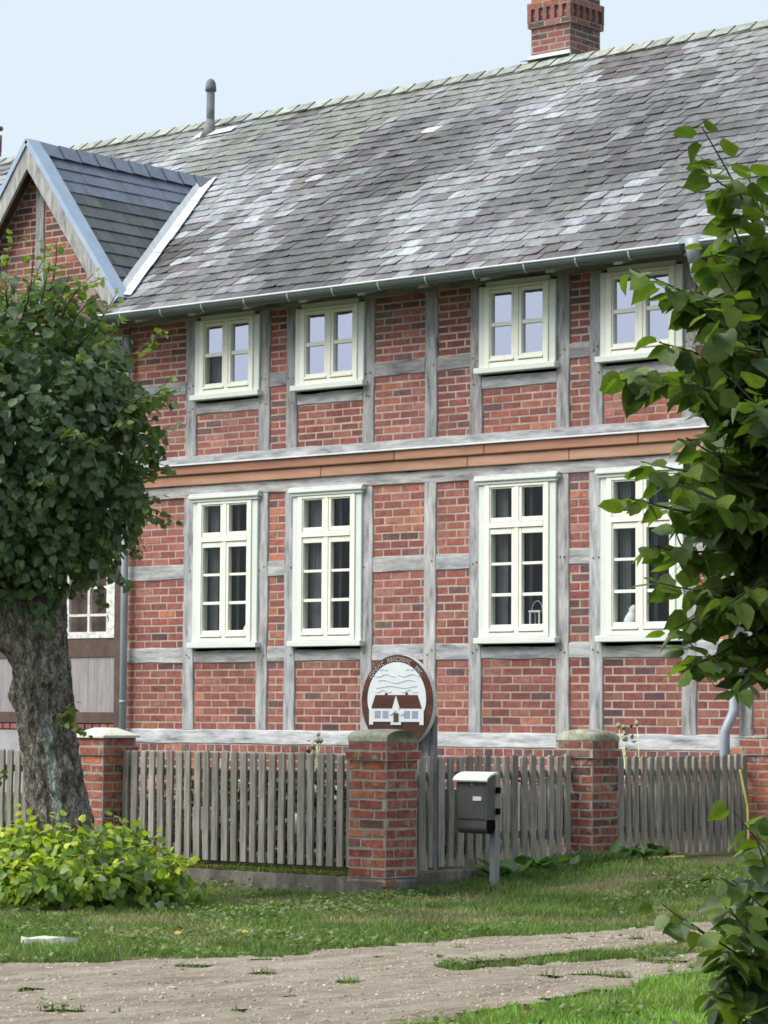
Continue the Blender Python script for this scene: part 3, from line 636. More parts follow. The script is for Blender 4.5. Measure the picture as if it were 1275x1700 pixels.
# windows
def hbox(mb, cx, a, b, y0, y1, z0, z1, bev=0.004): mb.bbox(cx + a, cx + b, FY - y1, FY - y0, z0, z1, bev)
def window(cx, upper, special=None):
    w = 0.511
    if upper: zs, zf, zt, ztop = 5.062, 5.125, 5.99, 6.03; rows = [(5.246, 5.560), (5.603, 5.919)]
    else: zs, zf, zt, ztop = 2.183, 2.25, 3.868, 3.95; rows = [(2.383, 2.681), (2.715, 3.010), (3.040, 3.340), (3.515, 3.823)]
    f = MB(); g0 = zf
    # outer frame
    hbox(f, cx, -.425, -.360, -.05, .066, zf, zt); hbox(f, cx, .360, .425, -.05, .066, zf, zt)
    hbox(f, cx, -.360, .360, -.05, .064, zf, zf + .05); hbox(f, cx, -.360, .360, -.05, .064, zt - .03, zt)
    hbox(f, cx, -.030, .030, -.05, .062, zf + .05, zt - .03)
    if not upper: hbox(f, cx, -.360, .360, -.05, .070, 3.405, 3.462); 
    win = f.build('window', M['cream'], house)
    for a, b in ((-w, -.4255), (.4255, w)):
        c = MB(); hbox(c, cx, a, b, -.02, .050, zs + .05, zt + .01); c.build('casing', M['sage'], win)
    if upper: c = MB(); hbox(c, cx, -.4255, .4255, -.02, .048, zt, zt + .06); c.build('head_casing', M['sage'], win)
    s = MB(); hbox(s, cx, -.545, .545, -.02, .105, zs, zs + .062, .006); s.build('window_sill', M['sage'], win)
    if not upper:
        s = MB(); hbox(s, cx, -.53, .53, -.02, .075, 3.872, 3.905); hbox(s, cx, -.555, .555, -.02, .10, 3.906, 3.945, .008); s.build('cornice', M['sage'], win)
        s = MB(); hbox(s, cx, -.55, .56, -.02, .085, 3.947, 3.968, .003); s.build('flashing', M['zinc_white'], win)
    # sashes
    groups = [(rows, zf + .055, zt - .035)] if upper else [(rows[:3], zf + .055, 3.400), (rows[3:], 3.467, zt - .035)]
    for sx in (-1, 1):
        ga, gb = (-.345, -.068) if sx < 0 else (.068, .345)
        oa, ob = (-.358, -.032) if sx < 0 else (.032, .358)
        for (rs, za, zb) in groups:
            m = MB()
            hbox(m, cx, oa, ga, .005, .056, za, zb); hbox(m, cx, gb, ob, .005, .056, za, zb)
            hbox(m, cx, ga, gb, .005, .054, za, rs[0][0]); hbox(m, cx, ga, gb, .005, .054, rs[-1][1], zb)
            for r1, r2 in zip(rs[:-1], rs[1:]): hbox(m, cx, ga, gb, .010, .044, r1[1], r2[0], .003)
            m.build('sash', M['cream'], win)
            # a weather bar along the foot of the sash
            for ri, (ra, rb) in enumerate(rs):
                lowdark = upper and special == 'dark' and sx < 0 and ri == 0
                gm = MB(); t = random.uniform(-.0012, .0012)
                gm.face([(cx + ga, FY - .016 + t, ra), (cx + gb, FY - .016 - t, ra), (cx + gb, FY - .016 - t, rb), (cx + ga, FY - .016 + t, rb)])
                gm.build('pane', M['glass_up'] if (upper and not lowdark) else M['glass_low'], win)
        m = MB(); hbox(m, cx, oa - .004, ob + .004, .056, .078, zf + .058, zf + .085, .006); m.build('weather_bar', M['cream'], win)
    # room behind, its unlit gloom put into a near-black colour
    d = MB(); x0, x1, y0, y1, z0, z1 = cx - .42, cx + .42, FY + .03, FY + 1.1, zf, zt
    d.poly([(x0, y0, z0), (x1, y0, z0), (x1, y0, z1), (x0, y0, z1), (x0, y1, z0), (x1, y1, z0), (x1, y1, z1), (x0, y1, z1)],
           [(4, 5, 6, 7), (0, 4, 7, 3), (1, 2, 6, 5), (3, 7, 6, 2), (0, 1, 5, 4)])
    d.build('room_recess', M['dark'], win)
    if not upper or special == 'dark':
        for (a, b) in ((-.36, -.225 + random.uniform(-.03, .03)), (.06, .105)):
            m = MB(); n = 26
            for i in range(n):
                xa, xb = cx + a + (b - a) * i / n, cx + a + (b - a) * (i + 1) / n
                ya, yb = (FY + .09 + .010 * math.sin(t / n * 16) for t in (i, i + 1))
                m.face([(xa, ya, zf + .02), (xb, yb, zf + .02), (xb, yb, zt), (xa, ya, zt)])
            m.build('curtain', M['curtain'], win, smooth=True)
    return win
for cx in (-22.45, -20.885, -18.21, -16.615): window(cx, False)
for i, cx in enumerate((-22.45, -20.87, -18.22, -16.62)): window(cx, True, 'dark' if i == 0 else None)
# small things standing on the inner window boards
def dove(loc, label, k=1.0):
    mb = MB(); n = 10
    prof = [(0.0, 0.02), (.02, .045), (.06, .05), (.10, .038), (.13, .026), (.15, .03), (.17, .02), (.185, .002)]
    for i, (h, r) in enumerate(prof):
        for j in range(n):
            t = 2 * math.pi * j / n; mb.v.append((loc[0] + k * (r * math.cos(t) * 1.3 + h * .25), loc[1] + k * r * math.sin(t), loc[2] + k * h))
    for i in range(len(prof) - 1):
        for j in range(n): mb.f.append((i * n + j, i * n + (j + 1) % n, (i + 1) * n + (j + 1) % n, (i + 1) * n + j)); mb.c.append((1, 1, 1))
    o = mb.build('figurine', M['white'], origin=loc, smooth=True); tag(o, label, 'figurine')
dove((-22.17, FY + .05, 2.345), 'small white figurine behind the lowest right pane of the tall window nearest the left tree')
dove((-16.83, FY + .05, 2.345), 'small white figurine behind the lowest left pane of the tall window beside the right tree', 1.2)
lt = thing('lantern', 'pale lantern with handle behind the lowest right pane of the third tall window', 'lantern', (-18.02, FY + .06, 2.34))
mb = MB(); lx, ly, lz = -18.02, FY + .06, 2.34
mb.box(lx - .07, lx + .07, ly - .05, ly + .05, lz, lz + .02); mb.box(lx - .075, lx + .075, ly - .055, ly + .055, lz + .17, lz + .19)
for a in (-.06, .06):
    for b in (-.045, .045): mb.box(lx + a - .007, lx + a + .007, ly + b - .006, ly + b + .006, lz + .02, lz + .17)
mb.build('lantern_frame', M['zinc_white'], lt)
mb = MB(); mb.tube([(lx + .07 * math.cos(t), ly, lz + .19 + .10 * math.sin(t)) for t in np.linspace(0, math.pi, 10)], .005, 6); mb.build('handle', M['zinc_white'], lt)

# ---- main roof
EY, EZ, SL = 23.1, 6.10, 0.666; RY = 28.65; RZ = EZ + SL * (RY - EY)
cs = 1 / math.sqrt(1 + SL * SL); sn = SL * cs; LEN = (RY - EY) / cs
def RP(x, s, d=0.0): return (x, EY + s * cs - d * sn, EZ + s * sn + d * cs)
rx0, rx1 = -35.0, -8.6
mb = MB()
mb.face([RP(rx0, 0, -.02), RP(rx1, 0, -.02), RP(rx1, LEN, -.02), RP(rx0, LEN, -.02)]); mb.face([RP(rx0, .03, -.10), RP(rx1, .03, -.10), RP(rx1, LEN, -.10), RP(rx0, LEN, -.10)])
back = lambda x, s, d=0: (x, 2 * RY - RP(x, s, d)[1], RP(x, s, d)[2])
mb.face([back(rx0, 0, -.02), back(rx1, 0, -.02), back(rx1, LEN, -.02), back(rx0, LEN, -.02)])
mb.face([RP(rx1, 0, -.02), RP(rx1, LEN, -.02), back(rx1, 0, -.02), back(rx1, .1, -.2), RP(rx1, LEN, -.25), RP(rx1, .1, -.2)])
roof = mb.build('roof', M['brown_wood'], house)
sm = MB(); EXP = LEN / 30; W = 0.248
gray = [(0.125, 0.127, 0.130), (0.150, 0.153, 0.158), (0.175, 0.178, 0.184), (0.135, 0.128, 0.130), (0.110, 0.105, 0.107), (0.16, 0.16, 0.163)]
rows = []
for r in range(30):
    n = int((rx1 - rx0) / W) + 2
    for i in range(n):
        rows.append((rx0 + i * W - (r % 2) * W / 2 + ((r * 37) % 11) * 0.006, r * EXP))
rows = np.array(rows); qn = np.stack([rows[:, 0], rows[:, 1], rows[:, 0] * 0], -1)
NA = fbm(qn * np.array([0.55, 0.35, 1]) + 3, 4, 61); NB = fbm(qn * np.array([1.3, .6, 1]) + 9, 3, 62); NC = fbm(qn * np.array([0.5, 0.5, 1]) + 20, 3, 63)
sweep = (RNG.random(len(rows)))
for (x, s), na, nb, nc, q in zip(rows, NA, NB, NC, sweep):
    w = W - 0.006; x0, x1 = max(rx0, x), min(rx1, x + w)
    if x1 - x0 < .05: continue
    # the porch gable roof covers this part
    zc = EZ + s * sn
    if abs(x + w / 2 - GX0) < (GZ0 - zc) / GS - 0.12 and s < 5.0: continue
    base = random.choice(gray); k = 1.18 + 0.95 * na + 0.6 * nb
    pale = 1 - abs(s / LEN - .33) * 1.5                     # paler slates gather around the lower third of the slope
    pl = max(0, min(1, (nb * .9 + 0.40 * pale + .55 * na + (q - .5) * .95) * 1.5 - .10))
    pl = pl ** 1.25; lc = random.choice([(0.27, 0.284, 0.305), (0.36, 0.375, 0.40), (0.31, 0.325, 0.345), (0.23, 0.24, 0.255)]); base = tuple(b * k * (1 - pl) + l * pl for b, l in zip(base, lc)); k = 1
    if nc < -0.22 and pl < .6: base = tuple(v * f for v, f in zip(base, (.62, .56, .54)))
    if abs(x + w / 2 + 27.33) < 0.32 - 0.06 * (LEN - s) and s < LEN - .45 and s > LEN - 2.6: base = (0.34, 0.365, 0.375)
    if s > LEN - 1.5 and nc > -0.05: base = tuple(.5 * v + .5 * g for v, g in zip(base, (0.245, 0.26, 0.235)))
    if -26.8 < x < -23.6 and LEN - 2.3 < s < LEN - .2 and nb > -.1: base = (0.17, 0.18, 0.155)
    c = jc(tuple(b * k for b in base), 0.15)
    t = 0.012 + random.uniform(-.004, .006); tl = random.uniform(-.007, .007); ch = random.uniform(.012, .045); ch2 = random.uniform(.002, .02)
    h2 = EXP * 1.35; dz = random.uniform(-.006, .006); s = s + dz
    up = min(s + h2, LEN)
    top = [RP(x0, s + ch, t + tl), RP(x0 + ch, s, t + tl), RP(x1 - ch2, s, t - tl), RP(x1, s + ch2, t - tl), RP(x1, up, -.004), RP(x0, up, -.004)]
    low = [RP(x0, s + ch, t + tl - .012), RP(x0 + ch, s, t + tl - .012), RP(x1 - ch2, s, t - tl - .012), RP(x1, s + ch2, t - tl - .012)]
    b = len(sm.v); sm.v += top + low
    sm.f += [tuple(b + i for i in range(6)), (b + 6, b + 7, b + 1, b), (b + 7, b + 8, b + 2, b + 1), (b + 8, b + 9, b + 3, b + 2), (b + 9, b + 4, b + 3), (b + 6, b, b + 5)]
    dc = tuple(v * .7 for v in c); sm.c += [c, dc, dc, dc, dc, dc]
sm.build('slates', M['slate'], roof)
# ridge capping slates
mb = MB(); x = rx0
while x < rx1:
    l = 0.30 + random.uniform(-.01, .01); c = jc((1, 1, 1), .22); t = .035; t2 = .018
    a = [RP(x + .02, LEN - .20, t2), RP(x + l + .05, LEN - .20, t), RP(x + l + .05, LEN + .02, t + .01), RP(x, LEN + .02, t2 + .01)]
    bk = [back(x + .02, LEN - .20, t2), back(x + l + .05, LEN - .20, t), back(x + l + .05, LEN + .02, t + .01), back(x, LEN + .02, t2 + .01)]
    mb.poly(a, [(0, 1, 2, 3)], c); mb.poly(bk, [(0, 3, 2, 1)], c)
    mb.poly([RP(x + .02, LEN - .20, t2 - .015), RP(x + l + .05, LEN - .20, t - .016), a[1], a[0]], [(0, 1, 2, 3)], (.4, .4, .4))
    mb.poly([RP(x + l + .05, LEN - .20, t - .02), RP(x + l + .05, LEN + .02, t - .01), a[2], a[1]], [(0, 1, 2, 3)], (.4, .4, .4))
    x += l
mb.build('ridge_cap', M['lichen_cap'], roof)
# eave soffit, rafter ends
x = -27.0
while x < XR:
    mb = MB(); mb.poly([(x, 23.16, 5.99), (x + .11, 23.16, 5.99), (x + .11, 23.16, 6.09), (x, 23.16, 6.09), (x, 23.6, 6.12), (x + .11, 23.6, 6.12), (x + .11, 23.6, 6.36), (x, 23.6, 6.36)],
            [(0, 1, 2, 3), (0, 4, 5, 1), (1, 5, 6, 2), (0, 3, 7, 4)], (1.2, 1.2, 1.1)); mb.build('rafter_end', M['timber_h'], roof); x += 0.86
# gutter in two runs with the outlet between them
def gutter(xa, xb):
    cyy, czz, r = 23.03, 6.085, .068; g = MB(); n = 10
    ring = [(cyy - r * math.cos(math.pi * k / n), czz - r * 1.35 * math.sin(math.pi * k / n) ** 0.9) for k in range(n + 1)]
    for k in range(n): g.face([(xa, *ring[k]), (xb, *ring[k]), (xb, *ring[k + 1]), (xa, *ring[k + 1])])
    for xx in (xa, xb): g.face([(xx, *p) for p in ring])
    o = g.build('gutter', M['gutter'], house, smooth=False)
    b = MB(); b.tube([(xa, cyy - r, czz + .004), (xb, cyy - r, czz + .004)], .011, 8); b.build('gutter_bead', M['zinc_white'], o)
    x = xa + .35
    while x < xb:
        b = MB()
        for k in range(n):
            s = 1.05; p, q = ring[k], ring[k + 1]; P0 = (cyy + (p[0] - cyy) * s, czz + (p[1] - czz) * s); Q0 = (cyy + (q[0] - cyy) * s, czz + (q[1] - czz) * s)
            b.face([(x, *P0), (x + .022, *P0), (x + .022, *Q0), (x, *Q0)])
        b.build('gutter_bracket', M['zinc'], o); x += 0.66
    return o
gutter(-23.98, -15.74); gutter(-15.50, rx1 - .0)
mb = MB(); mb.tube([(-15.62, 23.05, 6.13), (-15.62, 23.05, 6.02), (-15.63, 23.06, 5.90)], [.10, .085, .058], 14)
mb.tube([(-15.63, 23.06, 5.93), (-15.63, 23.08, 5.80), (-15.60, 23.30, 5.60), (-15.52, 23.46, 5.40), (-15.46, 23.49, 5.2), (-15.457, 23.49, 1.50), (-15.47, 23.44, 1.40), (-15.51, 23.40, 1.28), (-15.512, 23.40, 0.35)], .050, 14)
dp = mb.build('downpipe', M['zinc'], house, smooth=True)
mb = MB()
for z in (1.66, 3.3, 5.0): mb.tube([(-15.457, 23.49, z), (-15.457, 23.49, z + .035)], .056, 14)
mb.tube([(-15.457, 23.49, 1.68), (-15.36, 23.56, 1.68)], .008, 6); mb.build('pipe_clip', M['zinc'], dp, smooth=True)
mb = MB(); mb.tube([(-24.03, 23.50, 5.9), (-24.03, 23.50, 0.4)], .042, 14); dp = mb.build('downpipe', M['zinc'], house, smooth=True)
mb = MB()
for z in (1.55, 3.4): mb.tube([(-24.03, 23.50, z), (-24.03, 23.50, z + .03)], .047, 14)
mb.build('pipe_clip', M['zinc'], dp, smooth=True)

# ---- porch gable roof (dormer)
GYF = 23.38
def GP(x, y, d=0.0, side=1):
    k = 1 / math.sqrt(1 + GS * GS); z = GZ0 - abs(x - GX0) * GS
    return (x + side * d * GS * k, y, z + d * k)
def gval(z): return EY + (z - EZ) / SL
mb = MB()
for sd in (1, -1):
    xe = GX0 + sd * 1.60; ze = GZ0 - 1.60 * GS
    for dd in (-.01, -.09): mb.poly([GP(GX0, GYF, dd, sd), GP(xe, GYF, dd, sd), GP(xe, gval(ze), dd, sd), GP(GX0, gval(GZ0), dd, sd)], [(0, 1, 2, 3)])
gab = mb.build('gable_roof', M['brown_wood'], house)
mb = MB(); gl = math.sqrt(1 + GS * GS); GLEN = 1.62 * gl; ex = 0.205
r = 0
while r * ex < GLEN - .05:
    for sd in (1, -1):
        s0 = GLEN - (r * ex); 
        def Q(y, s, d): 
            xx = GX0 + sd * s / gl; p = GP(xx, y, d, sd); return p
        y = GYF + 0.17 - (r % 2) * 0.12
        zrow = GZ0 - (s0 - ex * 0.5) / gl * GS
        yend = gval(zrow) - 0.03
        while y < yend:
            wd = 0.24 + random.uniform(-.015, .015); ya, yb = max(y, GYF + .15), min(y + wd - .006, yend)
            if yb - ya > .04:
                new = r >= 9
                c = jc((0.115, 0.14, 0.19), .10) if new else jc(random.choice([(0.058, 0.067, 0.077), (0.078, 0.088, 0.096), (0.048, 0.056, 0.063), (0.07, 0.08, 0.072)]), .2)
                t = .013 + random.uniform(-.003, .004); s1 = max(0, s0 - ex * 1.3)
                mb.poly([Q(ya, s0, t), Q(yb, s0, t), Q(yb, s1, -.003), Q(ya, s1, -.003), Q(ya, s0, t - .012), Q(yb, s0, t - .012)], [(0, 1, 2, 3), (4, 5, 1, 0), (4, 0, 3), (5, 2, 1)], c)
            y += wd
    r += 1
mb.build('slates', M['slate_blue'], gab)
mb = MB(); y = GYF + .16
while y < gval(GZ0) - .05:
    l = .30; y2 = y + l
    for sd in (1, -1):
        Q = lambda yy, s, d: GP(GX0 + sd * s / gl, yy, d, sd)
        c = jc((0.15, 0.18, 0.245), .07)
        mb.poly([Q(y, .22, .045), Q(y2 + .02, .22, .028), Q(y2 + .02, 0, .04), Q(y, 0, .055)], [(0, 1, 2, 3)], c)
        mb.poly([Q(y, .22, .02), Q(y, .22, .045), Q(y, 0, .055), Q(y, 0, .02)], [(0, 1, 2, 3)], (.04, .045, .05))
        mb.poly([Q(y, .22, .028), Q(y2, .22, .010), Q(y2, .22, .028), Q(y, .22, .045)], [(0, 1, 2, 3)], (.05, .055, .06))
    y = y2
mb.build('ridge_cap', M['slate_blue'], gab)
# bargeboards with zinc capping
for sd in (1, -1):
    mb = MB(); k = 1 / gl
    def B(s, n, y): # s along slope, n down from the slope
        return (GX0 + sd * (s * k - n * GS * k), y, GZ0 - s * GS * k - n * k)
    mb.poly([B(-.0, .0, GYF - .03), B(GLEN - .02, .0, GYF - .03), B(GLEN - .02, .20, GYF - .03), B(.20 * GS, .20, GYF - .03),
             B(-.0, .0, GYF + .012), B(GLEN - .02, .0, GYF + .012), B(GLEN - .02, .20, GYF + .012), B(.20 * GS, .20, GYF + .012)],
            [(0, 3, 2, 1), (0, 1, 5, 4), (1, 2, 6, 5), (2, 3, 7, 6), (3, 0, 4, 7)], (1.0, .99, .95))
    mb.build('bargeboard', M['timber_v'], gab)
    mb = MB()
    mb.poly([B(-.02, -.045, GYF - .05), B(GLEN, -.045, GYF - .05), B(GLEN, -.045, GYF + .17), B(-.02, -.045, GYF + .17), B(-.02, .02, GYF - .05), B(GLEN, .02, GYF - .05),
             B(GLEN, -.02, GYF + .17), B(-.02, -.02, GYF + .17)], [(0, 1, 2, 3), (0, 4, 5, 1), (3, 2, 6, 7)]); mb.build('verge_flashing', M['zinc_blue'], gab)
    mb = MB() # valley flashing
    N_ = 9
    for i in range(N_):
        za, zb = 6.36 + (GZ0 - 6.36) * i / N_, 6.36 + (GZ0 - 6.36) * (i + 1) / N_ + .03
        def VP(z, off): 
            xx = GX0 + sd * (GZ0 - z) / GS; yy = gval(z)
            if off > 0: x2 = xx + sd * off; return (x2, yy - .012, z + .035)
            x2 = xx + sd * off * .55; z2 = GZ0 - abs(x2 - GX0) * GS; return (x2, yy - .05, z2 + .05)
        w = random.uniform(.105, .125); h = .006 * (i % 2)
        pts = [VP(za, -w), VP(za, .0), VP(za, w), VP(zb, w), VP(zb, 0.0), VP(zb, -w)]
        pts = [(p[0], p[1], p[2] + h) for p in pts]
        mb.poly(pts, [(0, 1, 4, 5), (1, 2, 3, 4)])
    mb.build('valley_flashing', M['zinc_white'], gab)
mb = MB(); mb.box(GX0 - .07, GX0 + .07, GYF + .04, FY + .1, 8.06, 8.22); mb.build('ridge_beam', M['timber_h'], gab)

# ---- chimneys
def chimney(cx0, cx1, cy0, cy1, zb, ztop, band, name='chimney'):
    b, m = MB(), MB()
    def shaft(x0, x1, y0, y1, z0, z1, **k):
        m.box(x0, x1, y0, y1, z0, z1)
        brick_face(b, lambda u, z, d: (u, y0 - d, z), x0, x1, z0, z1, H=.078, **k)
        brick_face(b, lambda u, z, d: (x1 + d, u, z), y0, y1, z0, z1, H=.078, phase=1, **k)
        brick_face(b, lambda u, z, d: (x0 - d, y1 + y0 - u, z), y0, y1, z0, z1, H=.078, phase=1, **k)
    D = dict(dark=.35, orange=.02)
    shaft(cx0, cx1, cy0, cy1, zb, band, **D)
    shaft(cx0 - .035, cx1 + .035, cy0 - .035, cy1 + .035, band, band + .075, **D)
    shaft(cx0 - .005, cx1 + .005, cy0 - .005, cy1 + .005, band + .075, band + .25, **D)
    for i in range(6):
        t = i / 5
        x = cx0 - .035 + (cx1 - cx0 + .07 - .06) * t; b.box(x, x + .06, cy0 - .04, cy0, band + .076, band + .249, jc((.22, .10, .085), .15))
        y = cy0 - .035 + (cy1 - cy0 + .07 - .06) * t; b.box(cx1, cx1 + .04, y, y + .06, band + .076, band + .249, jc((.17, .08, .075), .15))
    shaft(cx0 - .04, cx1 + .04, cy0 - .04, cy1 + .04, band + .25, band + .33, **D)
    shaft(cx0 + .0, cx1 - .0, cy0 + .0, cy1 - .0, band + .33, ztop, **D)
    ch = b.build(name, M['brick'], roof); m.build('mortar_core', M['mortar_dark'], ch)
    c = MB(); c.bbox(cx0 - .06, cx1 + .06, cy0 - .06, cy1 + .06, ztop, ztop + .07, .02); c.build('chimney_cap', M['concrete'], ch)
    return ch
ch = chimney(-22.07, -21.447, 28.82, 29.48, 9.2, 10.95, 10.33)
mb = MB(); mb.box(-22.10, -21.42, 28.78, 28.815, 9.82, 9.965); mb.poly([(-22.10, 28.78, 9.90), (-21.36, 28.78, 9.90), (-21.30, 28.60, 9.865), (-22.12, 28.60, 9.865)], [(0, 3, 2, 1)]); mb.build('lead_flashing', M['zinc_white'], ch)
ch = chimney(-33.29, -32.66, 28.5, 29.1, 9.2, 10.42, 10.02)
mb = MB(); mb.tube([(-33.1, 28.8, 10.45), (-33.1, 28.8, 10.72)], .012, 6); mb.tube([(-33.4, 28.8, 10.69), (-32.5, 28.8, 10.69)], .008, 6); mb.build('antenna', M['pipe_dark'], ch)
# vent pipe
px, py, pz = -27.315, 28.28, 9.50
mb = MB(); mb.tube([(px, py, pz), (px, py, 10.20)], .058, 20); mb.tube([(px - .01, py - .06, pz - .06), (px, py - .02, pz + .10), (px, py, pz + .24)], [.115, .085, .060], 20); vp = mb.build('vent_pipe', M['pipe_dark'], roof, smooth=True)
mb = MB(); mb.tube([(px, py, 10.155), (px, py, 10.21), (px, py, 10.27), (px, py, 10.31), (px, py, 10.33)], [.080, .076, .068, .045, .012], 20); mb.build('vent_cowl', M['pipe_dark'], vp, smooth=True)
mb = MB(); mb.poly([RP(px - .2, LEN - .62, .03), RP(px + .5, LEN - .56, .03), RP(px + .5, LEN - .40, .03), RP(px - .2, LEN - .40, .03)], [(0, 1, 2, 3)]); mb.build('pipe_flashing', M['zinc_white'], vp)

# ------------------------------------------------------------------ FENCE
def cap_barrel(mb, x0, x1, y0, y1, z, h, along):
    n = 12; nn = 7; V = []
    for i in range(nn + 1):
        for k in range(n + 1):
            t = math.pi * k / n; u = -math.cos(t); hh = h * (math.sin(t) ** .7) * (0.9 + .1 * math.sin(math.pi * i / nn))
            s = i / nn
            x, y = (x0 + (x1 - x0) * s, (y0 + y1) / 2 + u * (y1 - y0) / 2) if along == 'x' else ((x0 + x1) / 2 + u * (x1 - x0) / 2, y0 + (y1 - y0) * s)
            V.append((x + n1(x * 7, y * 7, k, 5) * .008, y, z + hh + n1(x * 9, y * 9, 3, 6) * .006))
    F = [(i * (n + 1) + k, (i + 1) * (n + 1) + k, (i + 1) * (n + 1) + k + 1, i * (n + 1) + k + 1) for i in range(nn) for k in range(n)]
    F += [tuple(range(n + 1)), tuple(nn * (n + 1) + k for k in range(n + 1))]
    mb.poly(V, F)
def pillar(cx, cy, z0, zt, cap, label, side=0.38, dark=.16, orange=.3):
    t = thing('brick_pillar', label, 'pillar', (cx, cy, z0), 'brick pillars of the garden fence')
    b, m = MB(), MB()
    def blk(h, za, zb, ph=0, L=.25, o=orange):
        m.box(cx - h, cx + h, cy - h, cy + h, za, zb)
        H = .0755
        for k, P in enumerate((lambda u, z, d: (u, cy - h - d, z), lambda u, z, d: (cx + h + d, cy - cx + u, z), lambda u, z, d: (2 * cx - u, cy + h + d, z), lambda u, z, d: (cx - h - d, cy + cx - u, z))):
            brick_face(b, P, cx - h, cx + h, za, zb, L=L, H=H, J=.017, phase=ph + k, dark=dark, orange=o if k != 1 else o * .5, prow=.004, jit=.0045)
    h = side / 2; zc = zt - .08 - .15
    blk(h, z0, zc); 
    mz = m.build('mortar_core', M['mortar_dark'], t); b.build('brick_shaft', M['brick_old'], t)
    b, m = MB(), MB(); blk(h + .022, zc, zc + .075, 1)
    blk(h + (.005 if cap != 'step' else -.03), zc + .075, zc + .15, 0, o=orange * .2)
    o = b.build('brick_head', M['brick_old'], t); m.build('mortar_core', M['mortar_dark'], o)
    c = MB(); z = zc + .15; g = h + .012
    if cap.startswith('barrel'):
        cap_barrel(c, cx - g, cx + g, cy - g, cy + g, z, .10, 'x' if cap == 'barrelx' else 'y')
    elif cap == 'flat':
        c.poly([(cx - g - .02, cy - g - .02, z), (cx + g + .02, cy - g - .02, z), (cx + g + .02, cy + g + .02, z), (cx - g - .02, cy + g + .02, z),
                (cx - g - .02, cy - g - .02, z + .02), (cx + g + .02, cy - g - .02, z + .02), (cx + g + .02, cy + g + .02, z + .02), (cx - g - .02, cy + g + .02, z + .02),
                (cx - g * .5, cy - g * .1, z + .085), (cx + g * .5, cy - g * .1, z + .085), (cx + g * .5, cy + g * .3, z + .085), (cx - g * .5, cy + g * .3, z + .085)],
               [(0, 1, 5, 4), (1, 2, 6, 5), (2, 3, 7, 6), (3, 0, 4, 7), (4, 5, 9, 8), (5, 6, 10, 9), (6, 7, 11, 10), (7, 4, 8, 11), (8, 9, 10, 11)])
    else:
        c.bbox(cx - g * .6, cx + g * .6, cy - g * .6, cy + g * .6, z, z + .03, .01)
    c.build('capstone', M['pale_stone'] if cap == 'flat' else M['moss_stone'], t, smooth=cap.startswith('barrel'))
    return t
P1 = (-14.71, 17.29)
p1 = pillar(P1[0], P1[1], .14, 1.295, 'barrelx', 'weathered brick corner pillar with rounded mossy cap in front of the round sign', side=.385, orange=.16, dark=.10)
# broken foot of the corner pillar: concrete with bricks showing
mb = MB(); mb.bbox(P1[0] - .225, P1[0] + .205, P1[1] - .212, P1[1] + .20, -.12, .14, .03); mb.build('concrete_foot', M['concrete'], p1)
mb = MB()
for (u, z, w) in ((.02, .095, .12), (.03, .025, .11)):
    mb.bbox(P1[0] + .215 - w, P1[0] + .207, P1[1] - .208, P1[1] - .15, z - .028, z + .03, .01, (.26, .10, .075)); mb.bbox(P1[0] + .15, P1[0] + .209, P1[1] - .207, P1[1] - .07, z - .03, z + .028, .01, (.2, .09, .07))
mb.build('foot_brick', M['brick_old'], p1)
pillar(P1[0] - 3.2, P1[1], -.02, 1.295, 'flat', 'red brick pillar with pale flat capstone beside the tree trunk', orange=.15, dark=.05)
pillar(P1[0], P1[1] + 2.75, .1, 1.295, 'barrel', 'brick pillar with dark mossy cap between picket fence and gate', orange=.12, dark=.3)
pillar(P1[0], P1[1] + 5.55, .1, 1.30, 'step', 'brick pillar with stepped brick head right of the gate', orange=.35, dark=.1)

